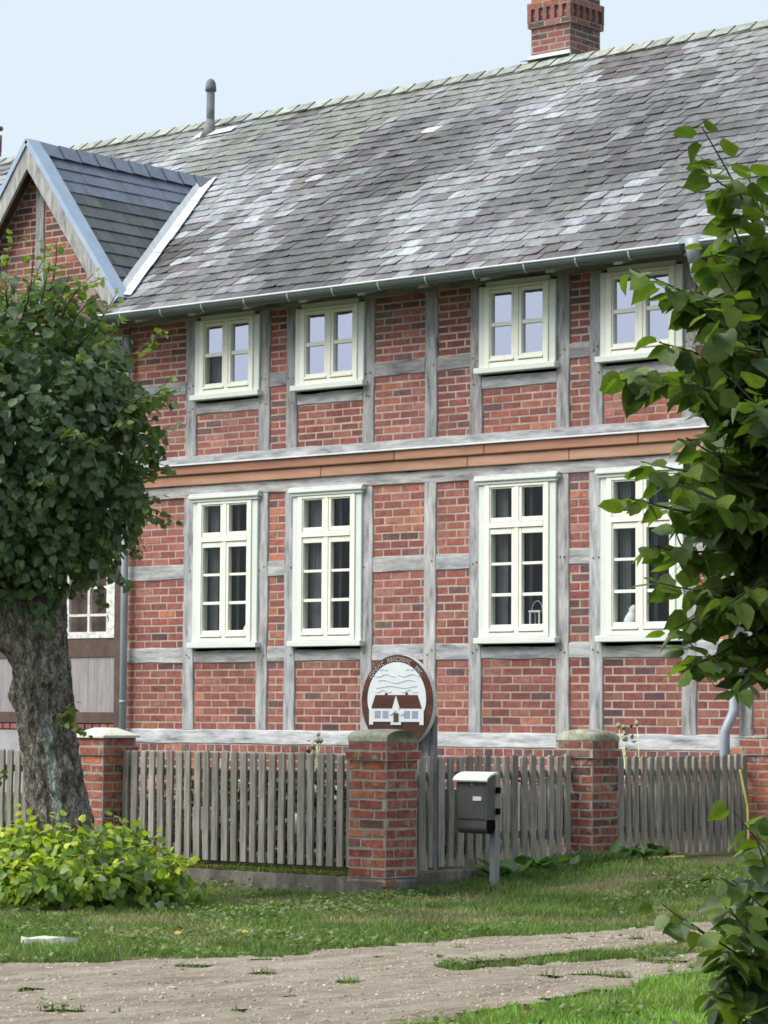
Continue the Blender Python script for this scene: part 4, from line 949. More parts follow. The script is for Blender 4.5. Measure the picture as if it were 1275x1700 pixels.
def pickets(name, P, u0, u1, z0, z1, sp, w, label, cat, backrow=False, rails=(.42, .93), gate=False, org=(0, 0, 0), group='picket fence sections'):
    t = thing(name, label, cat, org, None if gate else group)
    m = MB(); n = max(1, round((u1 - u0) / sp)); 
    for i in range(n):
        u = u0 + (u1 - u0) * (i + .5) / n + random.uniform(-.004, .004); ww = w * random.uniform(.9, 1.1) / 2; zz = z1 + random.uniform(-.012, .008); l = random.uniform(-.006, .006)
        th = .024; tn = random.uniform(.72, 1.22); c = (tn, tn * random.uniform(.97, 1.0), tn * random.uniform(.93, 1.0)); seg = 5; V = []; wig = [random.uniform(-.004, .004) for _ in range(seg + 1)]
        for k in range(seg + 1):
            z = z0 + (zz - z0) * k / seg; uu = u + l * k / seg + wig[k]
            V += [P(uu - ww, z, 0), P(uu + ww, z, 0), P(uu + ww, z, -th), P(uu - ww, z, -th)]
        F = [(k * 4 + a, k * 4 + (a + 1) % 4, (k + 1) * 4 + (a + 1) % 4, (k + 1) * 4 + a) for k in range(seg) for a in range(4)]
        b = seg * 4; V += [P(u + l - ww * .75, zz + .012, -.005), P(u + l + ww * .75, zz + .012, -.005), P(u + l + ww * .75, zz + .012, -th + .005), P(u + l - ww * .75, zz + .012, -th + .005)]
        F += [(b + a, b + (a + 1) % 4, b + 4 + (a + 1) % 4, b + 4 + a) for a in range(4)] + [(b + 4, b + 5, b + 6, b + 7)]
        m.poly(V, F, c)
    m.build('pickets', M['picket'], t)
    for rz in rails:
        m = MB(); V = [P(u, z, d) for u in (u0, u1) for z in (rz - .03, rz + .03) for d in (-.027, -.07)]
        m.poly(V, [(0, 2, 3, 1), (4, 5, 7, 6), (0, 4, 6, 2), (1, 3, 7, 5), (2, 6, 7, 3), (0, 1, 5, 4)], (.5, .48, .45)); m.build('rail', M['picket'], t)
    if backrow:
        m = MB(); za, zb = z0 + .20, z1 - .26
        for i in range(n + 1):
            u = u0 + (u1 - u0) * i / n + random.uniform(-.008, .008); ww = sp * .36; tn = random.uniform(.6, 1.35); a, b = za + random.uniform(-.03, .02), zb + random.uniform(-.02, .03)
            V = [P(uu, z, d) for uu in (u - ww, u + ww) for z in (a, b) for d in (-.072, -.090)]
            m.poly(V, [(0, 2, 3, 1), (4, 5, 7, 6), (0, 4, 6, 2), (1, 3, 7, 5), (2, 6, 7, 3), (0, 1, 5, 4)], (tn, tn * .96, tn * .9))
        m.build('backing_boards', M['picket'], t)
    return t
PX = lambda y0: (lambda u, z, d: (u, y0 - d, z))
PY = lambda x0: (lambda u, z, d: (x0 + d, u, z))
pickets('picket_fence', PX(17.30), P1[0] - 3.0, P1[0] - .2, .20, 1.10, .106, .064, 'weathered grey picket fence section standing on the concrete kerb left of the corner pillar', 'fence', org=(-16.3, 17.3, .15))
pickets('picket_fence', PX(17.30), P1[0] - 6.6, P1[0] - 3.42, .20, 1.08, .106, .064, 'grey picket fence section partly hidden behind the left tree trunk', 'fence', org=(-19.6, 17.3, .15))
pickets('picket_fence', PY(-14.72), P1[1] + .2, P1[1] + 2.55, .19, 1.075, .122, .072, 'weathered grey picket fence section behind the dark mailbox', 'fence', backrow=True, org=(-14.72, 18.6, .15))
pickets('garden_gate', PY(-14.72), P1[1] + 2.98, P1[1] + 5.33, .19, 1.06, .118, .074, 'close boarded grey picket gate between two brick pillars on the right', 'gate', backrow=True, gate=True, org=(-14.72, 21.4, .15))
mb = MB(); mb.bbox(P1[0] - 3.02, P1[0] - .2, 17.22, 17.40, -.15, .135, .012); o = mb.build('concrete_kerb', M['concrete'], origin=(-16.3, 17.3, 0)); tag(o, 'long stained concrete kerb under the left picket fence', 'kerb')
mb = MB(); mb.bbox(-14.80, -14.66, P1[1] + .2, P1[1] + 2.5, -.05, .165, .012); o = mb.build('concrete_kerb', M['concrete'], origin=(-14.72, 18.6, 0)); tag(o, 'short concrete kerb behind the mailbox foot', 'kerb')
mb = MB(); mb.bbox(P1[0] - 6.6, P1[0] - 3.4, 17.22, 17.40, -.15, .135, .012); o = mb.build('concrete_kerb', M['concrete'], origin=(-19.6, 17.3, 0)); tag(o, 'concrete kerb of the fence left of the tree trunk', 'kerb')

# grass tuft line on the kerb, at the pickets' feet
n = 2600; x = RNG.uniform(P1[0] - 2.9, P1[0] - .2, n); y = RNG.uniform(17.215, 17.27, n); col = lerp_cols(n, (0.09, 0.13, 0.03), (0.24, 0.26, 0.06), RNG.random(n), .2)
o = blades('moss', x, y, RNG.uniform(.012, .04, n) * (1 + (RNG.random(n) > .96)), RNG.uniform(.004, .008, n), col, 'yellow green moss and grass tips along the concrete kerb top', 'moss'); o.location.z = .145

# ------------------------------------------------------------------ MAILBOX
mx0, mx1, my, md = -14.46, -14.155, 17.92, .115
mbx = thing('mailbox', 'dark grey mailbox with white lid and newspaper tube on a post in the grass', 'mailbox', (-14.12, my + .06, .03))
mb = MB(); mb.bbox(mx0, mx1, my, my + md, .585, .905, .006); body = mb.build('box_body', M['mailbox'], mbx)
mb = MB(); mb.box(mx0 + .02, mx1 - .02, my - .003, my, .60, .885); mb.build('front_door', M['mailbox'], mbx)
mb = MB(); mb.tube([(-14.30, my - .003, .872), (-14.30, my - .010, .872)], .009, 10); mb.build('lock', M['zinc'], mbx)
mb = MB(); mb.box(-14.29, -14.205, my - .009, my - .0035, .742, .775); mb.build('name_plate', M['white'], mbx)
mb = MB() # white lid, overhanging, rounded front edge
pr = [(-.026, .893), (-.031, .905), (-.018, .928), (.02, .950), (.08, .968), (md + .01, .972), (md + .01, .955), (.08, .951), (.02, .934), (-.01, .915), (-.018, .893)]
V = [(x, my + a, z) for x in (mx0 - .022, mx1 + .022) for a, z in pr]; k = len(pr)
mb.poly(V, [(i, (i + 1) % k, k + (i + 1) % k, k + i) for i in range(k)] + [tuple(range(k))[::-1], tuple(range(k, 2 * k))]); mb.build('lid', M['white'], mbx)
mb = MB() # side cheeks filling under the lid
for xx in (mx0, mx1 - .006): mb.poly([(x, my + a, z) for x in (xx, xx + .006) for a, z in ((0.004, .90), (.03, .934), (.08, .948), (md, .95), (md, .90))], [(0, 1, 2, 3, 4), (9, 8, 7, 6, 5), (0, 5, 6, 1), (1, 6, 7, 2), (2, 7, 8, 3)])
mb.build('lid_cheek', M['mailbox'], mbx)
mb = MB(); n = 12 # newspaper tube: curved front, flat black end caps stand in for its shaded hollow
ring = [(my + .058 + .058 * math.cos(t) * (1.0 if math.cos(t) < 0 else 1.0), .53 + .055 * math.sin(t)) for t in np.linspace(math.pi * .95, math.pi * 2.05, n)] + [(my + md, .583), (my + .002, .583)]
k = len(ring); V = [(x, *p) for x in (mx0, mx1) for p in ring]
mb.poly(V, [(i, (i + 1) % k, k + (i + 1) % k, k + i) for i in range(k)])
V2 = [(x, my + .058 + (p[0] - my - .058) * .93, .53 + (p[1] - .53) * .93) for x in (mx0, mx1 + .001) for p in ring]
tube = mb.build('newspaper_tube', M['mailbox'], mbx, smooth=False)
mb = MB(); mb.poly(V2, [tuple(range(k, 2 * k)), tuple(range(k))[::-1]]); mb.build('tube_shade_cap', M['mail_dark'], tube)
mb = MB(); mb.box(-14.215, -14.160, my + md + .002, my + md + .062, -.02, .84); mb.build('post', M['steel'], mbx)
for z in (.80, .63):
    mb = MB(); mb.box(-14.158, -14.125, my + md + .004, my + md + .03, z, z + .05); mb.build('bracket', M['mail_dark'], mbx)

# ------------------------------------------------------------------ ROUND SIGN
sc, sy, sz, sr = -15.04, 17.85, 1.535, .385
sg = thing('round_sign', 'round wooden sign with a carved white house scene standing behind the corner pillar', 'sign', (-14.85, 18.0, .2))
def disc(mb, r, y0, y1, n=56, sx=1.0, dz=0.0):
    V = [(sc + sx * r * math.cos(2 * math.pi * k / n), y, sz + dz + r * math.sin(2 * math.pi * k / n)) for y in (y0, y1) for k in range(n)]
    return V, [(k, (k + 1) % n, n + (k + 1) % n, n + k) for k in range(n)], [tuple(range(n)), tuple(range(n, 2 * n))[::-1]]
mb = MB(); V, F, C_ = disc(mb, sr, sy, sy + .05); mb.poly(V, F + [C_[1]]); mb.build('sign_rim', M['edge_wood'], sg, smooth=False)
mb = MB(); V, F, C_ = disc(mb, sr - .002, sy - .004, sy + .01); mb.poly(V, F + C_); face = mb.build('sign_board', M['mahogany'], sg)
ysf = sy - .008
mb = MB(); n = 40; pts = []      # white sky field
for k in range(n + 1):
    t = math.pi * (-.06 + 1.12 * k / n); pts.append((sc + .315 * math.cos(t), ysf, sz + .02 + .305 * math.sin(t)))
pts.append((sc - .285, ysf, sz - .10)); pts.append((sc + .285, ysf, sz - .10)); mb.poly(pts, [tuple(range(len(pts)))]); mb.build('painted_sky', M['sign_white'], face)
mb = MB()
for (z, a, w) in ((.215, .010, .14), (.165, .012, .20), (.12, .008, .22), (.085, .010, .10), (.262, .003, .05)):
    for s_ in ((-1, 1) if w < .15 else (0,)):
        pp = [(sc + s_ * .14 + w * (t - .5) * 2 * (1 if s_ == 0 else .9), ysf - .003, sz + z + a * math.sin(t * 9 + z * 40)) for t in np.linspace(0, 1, 14)]
        mb.tube(pp, .0018, 4)
mb.build('painted_wisps', M['sign_grey'], face)
mb = MB(); mb.poly([(sc - .27, ysf - .006, sz - .055), (sc + .27, ysf - .006, sz - .055), (sc + .225, ysf - .006, sz + .055), (sc - .225, ysf - .006, sz + .055), (sc - .27, ysf, sz - .055), (sc + .27, ysf, sz - .055), (sc + .225, ysf, sz + .055), (sc - .225, ysf, sz + .055)],
        [(0, 1, 2, 3), (0, 4, 5, 1), (1, 5, 6, 2), (2, 6, 7, 3), (3, 7, 4, 0)]); 
mb.box(sc - .12, sc - .10, ysf - .007, ysf, sz + .055, sz + .072); mb.box(sc + .10, sc + .12, ysf - .007, ysf, sz + .055, sz + .075)
mb.build('carved_roof', M['mahogany'], face)
mb = MB(); mb.box(sc - .25, sc + .25, ysf - .004, ysf, sz - .165, sz - .057); mb.box(sc - .292, sc - .25, ysf - .005, ysf, sz - .19, sz - .06); mb.box(sc + .25, sc + .292, ysf - .005, ysf, sz - .19, sz - .06)
mb.poly([(sc - .042, ysf - .009, sz - .06), (sc + .042, ysf - .009, sz - .06), (sc, ysf - .009, sz + .05), (sc - .042, ysf, sz - .06), (sc + .042, ysf, sz - .06), (sc, ysf, sz + .05)], [(0, 1, 2), (0, 2, 5, 3), (1, 4, 5, 2)])
mb.poly([(sc - .085, ysf - .011, sz - .10), (sc - .055, ysf - .011, sz - .11), (sc, ysf - .011, sz - .075), (sc + .055, ysf - .011, sz - .11), (sc + .085, ysf - .011, sz - .10), (sc, ysf - .011, sz - .045)], [(0, 1, 2, 5), (2, 3, 4, 5)])
mb.box(sc - .055, sc + .055, ysf - .010, ysf, sz - .19, sz - .168); mb.build('carved_front', M['sign_white'], face)
mb = MB()
for x in (-.20, -.115, .115, .20): mb = MB(); mb.box(sc + x - .032, sc + x + .032, ysf - .006, ysf - .001, sz - .135, sz - .075); mb.build('carved_window', M['sign_pane'], face)
mb = MB(); mb.box(sc - .022, sc + .022, ysf - .013, ysf, sz - .167, sz - .095); mb.build('carved_door', M['brown_wood'], face)
# worn lettering round the top of the rim (three words, too worn to read)
mb = MB()
words = [(math.radians(146), math.radians(113), 5), (math.radians(108), math.radians(64), 8), (math.radians(55), math.radians(41), 3)]
for (a0, a1, nl) in words:
    for i in range(nl):
        a = a0 + (a1 - a0) * (i + .5) / nl; r0, r1 = .333, .370; wl = abs(a1 - a0) / nl * .36
        def LP(da, r): return (sc + r * math.cos(a - da), ysf - .001, sz + r * math.sin(a - da))
        st = .0048 / .35
        mb.poly([LP(-wl, r0), LP(-wl + st * 1.3, r0), LP(-wl + st * 1.3, r1), LP(-wl, r1)], [(0, 1, 2, 3)])
        kd = (i * 7 + nl) % 4
        if kd != 1: mb.poly([LP(wl - st * 1.3, r0), LP(wl, r0), LP(wl, r1), LP(wl - st * 1.3, r1)], [(0, 1, 2, 3)])
        rr = (r0 + r1) / 2 if kd in (0, 2) else r1 - .006
        mb.poly([LP(-wl, rr - .004), LP(wl, rr - .004), LP(wl, rr + .004), LP(-wl, rr + .004)], [(0, 1, 2, 3)])
        if kd in (1, 3): mb.poly([LP(-wl, r0), LP(wl, r0), LP(wl, r0 + .007), LP(-wl, r0 + .007)], [(0, 1, 2, 3)])
mb.build('lettering', M['sign_letter'], face)
mb = MB(); mb.tube([(sc - .02, ysf - .002, sz - .27), (sc - .06, ysf - .002, sz - .33)], .012, 6); mb.build('sign_knot', M['orange_wood'], face)
mb = MB(); mb.poly([(-14.97, 17.92, .1), (-14.76, 17.92, .1), (-14.76, 17.92, 1.30), (-14.83, 17.92, 1.36), (-14.97, 17.92, 1.10), (-14.97, 17.97, .1), (-14.76, 17.97, .1), (-14.76, 17.97, 1.30), (-14.83, 17.97, 1.36), (-14.97, 17.97, 1.10)],
        [(0, 1, 2, 3, 4), (9, 8, 7, 6, 5), (1, 6, 7, 2), (2, 7, 8, 3), (3, 8, 9, 4), (4, 9, 5, 0)], (.8, .8, .76)); mb.build('post', M['timber_v'], sg)
mb = MB(); mb.bbox(-14.76, -14.715, 17.93, 17.985, .1, 1.42, .006); mb.build('iron_post', M['pipe_dark'], sg)

# ------------------------------------------------------------------ TREES
def twig(mb, a, b, r0, r1, bend=.1, n=5, seg=6):
    a, b = Vector(a), Vector(b); L_ = (b - a).length; o = Vector((random.gauss(0, 1), random.gauss(0, 1), random.gauss(0, 1) - .3)) * bend * L_
    pts = [a.lerp(b, t) + o * math.sin(math.pi * t) for t in np.linspace(0, 1, n)]
    mb.tube(pts, [r0 + (r1 - r0) * t for t in np.linspace(0, 1, n)], seg); return pts
def trunk_mesh(name, path, radii, parent, n_ang=170, burls=(), amp=1.0, lich=None):
    """noisy trunk: path points bottom to top"""
    path = np.array(path, float); ns = 400; t = np.linspace(0, 1, ns); k = np.linspace(0, 1, len(path))
    C = np.stack([np.interp(t, k, path[:, i]) for i in range(3)], -1); 
    for _ in range(12): C[1:-1] = (C[:-2] + C[2:] + 2 * C[1:-1]) / 4
    R = np.interp(t, k, radii); 
    for _ in range(12): R[1:-1] = (R[:-2] + R[2:] + 2 * R[1:-1]) / 4
    th = np.linspace(0, 2 * np.pi, n_ang, endpoint=False); TH, TT = np.meshgrid(th, t); z = C[:, 2][:, None] + 0 * TH
    q = np.stack([np.cos(TH) * .9, np.sin(TH) * .9, z * 1.1], -1)
    rr = R[:, None] * (1 + .10 * fbm(q * 1.6, 3, 71)) + amp * (.032 * fbm(q * np.array([3, 3, 2]), 4, 72) - .045 * np.abs(fbm(q * np.array([5, 5, 2.2]) + .5 * fbm(q * 2, 2, 7)[..., None], 3, 73)) - .022 * np.abs(fbm(q * np.array([12, 12, 5]), 3, 75)) + .012 * fbm(q * 14, 3, 74))
    for (bz, bth, br, bh) in burls:
        d2 = ((z - bz) / br) ** 2 + ((np.angle(np.exp(1j * (TH - bth))) * R[:, None]) / br) ** 2; rr = rr + bh * np.exp(-d2) * (1 + .5 * fbm(q * 6, 3, 76))
    X = C[:, 0][:, None] + rr * np.cos(TH); Y = C[:, 1][:, None] + rr * np.sin(TH)
    V = np.stack([X, Y, z], -1).reshape(-1, 3); F = []
    for i in range(ns - 1):
        for j in range(n_ang):
            j2 = (j + 1) % n_ang; F.append((i * n_ang + j, i * n_ang + j2, (i + 1) * n_ang + j2, (i + 1) * n_ang + j))
    F.append(tuple((ns - 1) * n_ang + j for j in range(n_ang)))
    org = Vector(parent['org']); V = V - np.array(org)
    me = bpy.data.meshes.new(name); me.from_pydata(V.tolist(), [], F); me.polygons.foreach_set('use_smooth', [True] * len(F))
    ca = me.color_attributes.new('Col', 'FLOAT_COLOR', 'POINT'); l = np.zeros((ns, n_ang))
    if lich: l = 0.80 * np.exp(-(np.angle(np.exp(1j * (TH - lich[0]))) / lich[1]) ** 2) * np.clip((lich[3] - z) / .4, 0, 1)
    cc = np.ones((ns * n_ang, 4), np.float32); cc[:, :3] = l.reshape(-1, 1); ca.data.foreach_set('color', cc.ravel())
    me.materials.append(M['bark']); o = bpy.data.objects.new(name, me); COL.objects.link(o); o.parent = parent; return o
def crown_leaves(name, center, rad, n, size, parent, shell=(.55, 1.0), dark=(0.030, 0.062, 0.030), light=(0.095, 0.150, 0.030), young=.12, clump=.5, zfun=None, extra=None, mat='leaf', gap=-.25, origin=None):
    c = np.array(center); u = unit(n * 2); r = RNG.uniform(shell[0] ** 3, shell[1] ** 3, n * 2) ** (1 / 3)
    lump = 1 + .26 * fbm(u * 2.2 + 5, 3, 81) + .16 * fbm(u * 5, 2, 82)
    p = c + u * r[:, None] * lump[:, None] * np.array(rad)
    g = fbm(p * 3.4, 3, 83); k = (g > gap) | (r < .8)
    if zfun is not None: k &= zfun(p, u, r)
    p, u, r = p[k][:n], u[k][:n], r[k][:n]; m = len(p)
    out = u * np.array([1, 1, .8]) + np.array([0, 0, .45]) + RNG.normal(0, .55, (m, 3))
    fw = u * .6 + np.array([0, 0, -.75]) + RNG.normal(0, .5, (m, 3))
    tone = RNG.random(m) * .6 + (RNG.random(m) < young) * .6
    col = lerp_cols(m, dark, light, tone, .22)
    pu = RNG.random(m) < .09; col[pu] = col[pu] * .35 + np.array([.20, .255, .20]) * .65
    sz = size * RNG.uniform(.6, 1.15, m)
    if extra is not None:
        ep, ef, en, es, ec = extra; p = np.concatenate([p, ep]); fw = np.concatenate([fw, ef]); out = np.concatenate([out, en]); sz = np.concatenate([sz, es]); col = np.concatenate([col, ec])
    return leaves_mesh(name, p, fw, out, sz, col, M[mat], parent, origin if origin is not None else parent['org'])
def shoot_leaves(pts, size, step, dark, light, start=.15, young=0.0):
    """alternate leaves along a shoot"""
    P, Fw, Nn, S, T = [], [], [], [], []; pts = [Vector(p) for p in pts]
    L_ = sum((b - a).length for a, b in zip(pts[:-1], pts[1:])); nl = max(3, int(L_ / step)); sgn = 1
    for i in range(nl + 1):
        t = start + (1 - start) * i / nl; f = t * (len(pts) - 1); k = min(int(f), len(pts) - 2); p = pts[k].lerp(pts[k + 1], f - k); d = (pts[k + 1] - pts[k]).normalized()
        sd = d.cross(Vector((0, 0, 1))).normalized() * sgn; sgn = -sgn
        fw = (d * .6 + sd * .9 + Vector((0, 0, -.55)) + Vector([random.gauss(0, .35) for _ in range(3)])).normalized()
        st = fw * .03 + Vector([random.gauss(0, .008) for _ in range(3)])
        P.append(p + st); Fw.append(fw); nn = Vector((0, 0, 1)) + sd * .5 + Vector([random.gauss(0, .45) for _ in range(3)]); Nn.append(nn)
        S.append(size * (1.0 - .35 * t * t) * random.uniform(.75, 1.12)); T.append(random.random() * .8 + young * t)
    n = len(P); cl = lerp_cols(n, dark, light, np.array(T), .22); pu = RNG.random(n) < .08; cl[pu] = cl[pu] * .4 + np.array([.20, .26, .19]) * .6
    return np.array(P), np.array(Fw), np.array(Nn), np.array(S), cl
def cat(*a): return tuple(np.concatenate(z) for z in zip(*a))

# left tree
ltree = thing('lime_tree', 'old pollarded lime tree with gnarled lichen spotted trunk left of the fence', 'tree', (-15.97, 14.98, -.02))
trunk_mesh('trunk', [(-15.84, 14.98, -.1), (-15.89, 14.96, .35), (-15.96, 14.90, .9), (-16.00, 14.84, 1.35), (-16.03, 14.78, 1.8), (-16.06, 14.70, 2.25), (-16.12, 14.6, 2.6)],
           [.29, .26, .232, .222, .240, .275, .19], ltree, burls=((1.95, -1.9, .11, .07), (1.55, -2.2, .10, .06), (1.72, -.4, .08, .05), (1.0, -.3, .07, .04), (2.1, -.2, .12, .08), (2.15, -1.1, .14, .08), (0.85, -.9, .05, .03)), lich=(-.80, .30, 0, 1.70), amp=1.5)
bm_ = MB(); ex = []
LC = np.array([-16.14, 14.50, 3.47])
for i in range(26):
    u = unit(1)[0]; u[2] = abs(u[2]) * .8 - .1; e = LC + u * np.array([1.15, 1.15, 1.25]) * random.uniform(.75, .95); twig(bm_, (-16.12 + u[0] * .15, 14.6 + u[1] * .15, 2.45), e, .035, .008, .12, 7)
tips = [(-15.05, 14.90, 3.28), (-15.0, 15.0, 3.05), (-15.1, 14.7, 3.62), (-15.25, 14.8, 2.62), (-15.2, 14.9, 2.40), (-15.35, 14.8, 2.2), (-15.15, 14.9, 3.9), (-15.3, 14.8, 4.2), (-15.75, 14.4, 5.0), (-15.5, 14.4, 4.95), (-16.2, 14.3, 5.25), (-15.35, 14.7, 4.55), (-16.0, 14.4, 5.05), (-16.5, 14.2, 5.1), (-15.65, 14.5, 4.8)]
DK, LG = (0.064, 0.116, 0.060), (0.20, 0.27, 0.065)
for k in range(120):
    u = unit(1)[0]; u[2] = u[2] * .9 + .05
    tips.append(tuple(LC + u * np.array([1.22, 1.22, 1.42]) * random.uniform(.98, 1.2)))
for tp in tips:
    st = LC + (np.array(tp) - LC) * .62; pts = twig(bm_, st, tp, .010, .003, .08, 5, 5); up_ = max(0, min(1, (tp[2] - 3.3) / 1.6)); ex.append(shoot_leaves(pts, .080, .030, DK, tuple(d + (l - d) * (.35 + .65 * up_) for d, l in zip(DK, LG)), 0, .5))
for (a, b) in (((-15.84, 14.78, 1.45), (-15.56, 14.85, 1.28)), ((-15.84, 14.78, 1.45), (-15.58, 14.72, 1.52)), ((-16.2, 14.6, .95), (-16.28, 14.35, .9)), ((-16.2, 14.6, 1.0), (-16.22, 14.4, .72))):
    pts = twig(bm_, a, b, .006, .002, .15, 5, 5); ex.append(shoot_leaves(pts, .062, .022, (0.09, .15, .03), (.17, .23, .04), .1, .3))
bm_.build('branches', M['twig'], ltree)
def zf(p, u, r):
    dz = (p[:, 2] - LC[2]) / 1.45
    keep = (p[:, 2] < 4.2) | (RNG.random(len(p)) < .42); keep &= ~((p[:, 2] < 2.35) & (np.hypot(p[:, 0] + 16.12, p[:, 1] - 14.6) < .35))
    return keep
crown_leaves('crown', LC, (1.10, 1.10, 1.28), 12500, .077, ltree, (.62, 1.0), dark=DK, light=(0.155, 0.22, 0.09), young=.10, zfun=zf, extra=cat(*ex), gap=-.3)

# bright basal shoots at its foot
bsh = thing('lime_bush', 'bright yellow green bush of young lime shoots around the foot of the left tree', 'bush', (-15.55, 14.55, 0))
bm2 = MB(); ex = []
for i in range(95):
    a = random.uniform(0, 6.283); rr = random.uniform(.25, 1.0) ** .7
    bx, by = -15.72 + .35 * math.cos(a), 14.72 + .35 * math.sin(a)
    hh = (.72 - .40 * rr ** 2) * random.uniform(.72, 1.1)
    tp = (-15.58 + 1.08 * rr * math.cos(a), 14.68 + .86 * rr * math.sin(a), hh)
    pts = twig(bm2, (bx, by, 0), tp, .007, .002, .12, 5, 4); ex.append(shoot_leaves(pts, .088, .030, (.10, .18, .035), (.48, .55, .08), .05, .75))
bm2.build('stems', M['twig'], bsh)
crown_leaves('foliage', (-15.60, 14.66, .13), (1.04, .90, .46), 2300, .074, bsh, (.5, 1.0), dark=(.075, .145, .035), light=(.27, .37, .06), young=.3, zfun=lambda p, u, r: p[:, 2] > .02, extra=cat(*ex), mat='leaf_young')

# right tree, near the camera
CSH = [((-5.686, 8.382, 3.609), (-5.696, 8.954, 3.044)), ((-5.694, 8.528, 3.39), (-5.737, 9.06, 2.946)), ((-5.866, 8.151, 3.05), (-5.757, 8.923, 2.819)), ((-5.869, 8.417, 2.995), (-5.793, 9.021, 2.855)), ((-5.793, 8.597, 3.166), (-5.795, 9.15, 2.868)), ((-5.844, 8.076, 2.647), (-5.779, 8.793, 2.604)), ((-5.902, 8.407, 2.798), (-5.818, 9.017, 2.673)), ((-5.761, 8.413, 2.613), (-5.789, 9.054, 2.537)), ((-5.802, 8.142, 2.329), (-5.796, 8.939, 2.301)), ((-5.842, 8.491, 2.449), (-5.816, 9.18, 2.364)), ((-5.898, 8.203, 2.209), (-5.836, 8.918, 2.166)), ((-5.901, 8.348, 2.038), (-5.843, 9.052, 2.082)), ((-5.845, 8.276, 1.903), (-5.829, 8.946, 1.941)), ((-5.848, 8.423, 1.725), (-5.835, 9.08, 1.856)), ((-5.739, 8.396, 1.594), (-5.767, 9.015, 1.762)), ((-5.612, 8.513, 1.509), (-5.682, 9.089, 1.74)), ((-5.587, 8.272, 2.887), (-5.607, 8.935, 2.65)), ((-5.638, 8.158, 2.241), (-5.677, 8.918, 2.204)), ((-5.726, 8.757, 3.473), (-5.772, 9.287, 3.021)), ((-5.478, 8.258, 2.62), (-5.543, 8.872, 2.506)), ((-5.584, 8.377, 1.805), (-5.637, 8.977, 1.937)), ((-5.635, 8.746, 1.621), (-5.681, 9.215, 1.811)), ((-5.872, 8.775, 3.357), (-5.849, 9.365, 2.896)), ((-5.535, 8.542, 3.285), (-5.637, 9.154, 2.856))]
rtree = thing('lime_tree', 'near lime tree whose leafy branches reach in from the right', 'tree', (-5.2, 9.9, 0))
RC = np.array([-5.40, 9.66, 2.39])
trunk_mesh('trunk', [(-5.15, 10.0, -.1), (-5.2, 9.9, .8), (-5.25, 9.85, 1.5), (-5.35, 9.75, 2.1)], [.17, .14, .13, .14], rtree, n_ang=48, burls=((1.9, 0, .12, .06),))
bm3 = MB(); ex = []
D2, L2 = (0.045, 0.085, 0.032), (0.14, 0.20, 0.035)
for tp, st in CSH:
    tp = tuple(Vector(st).lerp(Vector(tp), .90))
    twig(bm3, RC + np.array([.1, .15, -.4]), st, .018, .007, .06, 6, 6); pts = twig(bm3, st, tp, .007, .0025, .045, 6, 6); ex.append(shoot_leaves(pts, .122, .032, D2, L2, 0, .3))
    for k in range(3):
        t = random.uniform(.15, .8); p = Vector(pts[int(t * 5)]); e = p + (Vector(tp) - Vector(st)) * .10 + Vector([random.gauss(0, .06) for _ in range(3)])
        pp = twig(bm3, p, e, .004, .002, .1, 4, 5); ex.append(shoot_leaves(pp, .11, .036, D2, L2, .1, .3))
for i in range(40):
    u = unit(1)[0]; e = RC + u * np.array([1.0, 1.0, .85]) * random.uniform(.7, 1.0); twig(bm3, RC + np.array([.05, .1, -.35]), e, .018, .005, .1, 6, 6)
bm3.build('branches', M['twig'], rtree)
crown_leaves('crown', RC, (.86, .86, .84), 5200, .120, rtree, (.35, 1.0), dark=(0.028, 0.058, 0.026), light=L2, young=.12, extra=cat(*ex), gap=-.2)

BSH = [((-5.502, 8.239, 1.215), (-5.514, 8.811, 0.624)), ((-5.49, 8.391, 1.108), (-5.485, 8.844, 0.537)), ((-5.505, 8.125, 1.0), (-5.48, 8.716, 0.546)), ((-5.558, 7.968, 0.786), (-5.529, 8.674, 0.545)), ((-5.447, 8.074, 0.669), (-5.486, 8.723, 0.417)), ((-5.55, 8.135, 0.496), (-5.489, 8.728, 0.331)), ((-5.432, 8.105, 0.475), (-5.462, 8.763, 0.203)), ((-5.461, 8.222, 0.373), (-5.447, 8.78, 0.16)), ((-5.522, 8.508, 0.978), (-5.526, 8.95, 0.441)), ((-5.67, 8.275, 0.708), (-5.538, 8.807, 0.45)), ((-5.546, 8.605, 1.124), (-5.505, 8.959, 0.529)), ((-5.544, 8.238, 0.84), (-5.468, 8.734, 0.46)), ((-5.37, 8.124, 0.832), (-5.397, 8.662, 0.47))]
rb = thing('lime_bush', 'dark green leafy shoots rising at the lower right corner beside the grass', 'bush', (-5.37, 8.95, 0))
bm4 = MB(); ex = []
for tp, st in BSH:
    tp = tuple(Vector(st).lerp(Vector(tp), .80))
    twig(bm4, (-5.33 + random.uniform(-.1, .1), 9.0 + random.uniform(-.1, .1), 0), st, .010, .006, .08, 6, 6); pts = twig(bm4, st, tp, .006, .0022, .07, 6, 6); ex.append(shoot_leaves(pts, .118, .045, D2, L2, 0, .25))
    for k in range(2):
        p = Vector(pts[random.randint(1, 4)]); e = p + (Vector(tp) - Vector(st)) * .18 + Vector([random.gauss(0, .07) for _ in range(3)]); pp = twig(bm4, p, e, .004, .002, .1, 4, 5); ex.append(shoot_leaves(pp, .085, .045, D2, L2, .1, .25))
bm4.build('stems', M['twig'], rb)
crown_leaves('foliage', (-5.33, 8.98, .42), (.50, .50, .70), 1300, .112, rb, (.3, 1.0), dark=(0.028, 0.058, 0.026), light=L2, young=.12, extra=cat(*ex), zfun=lambda p, u, r: p[:, 2] > .03)

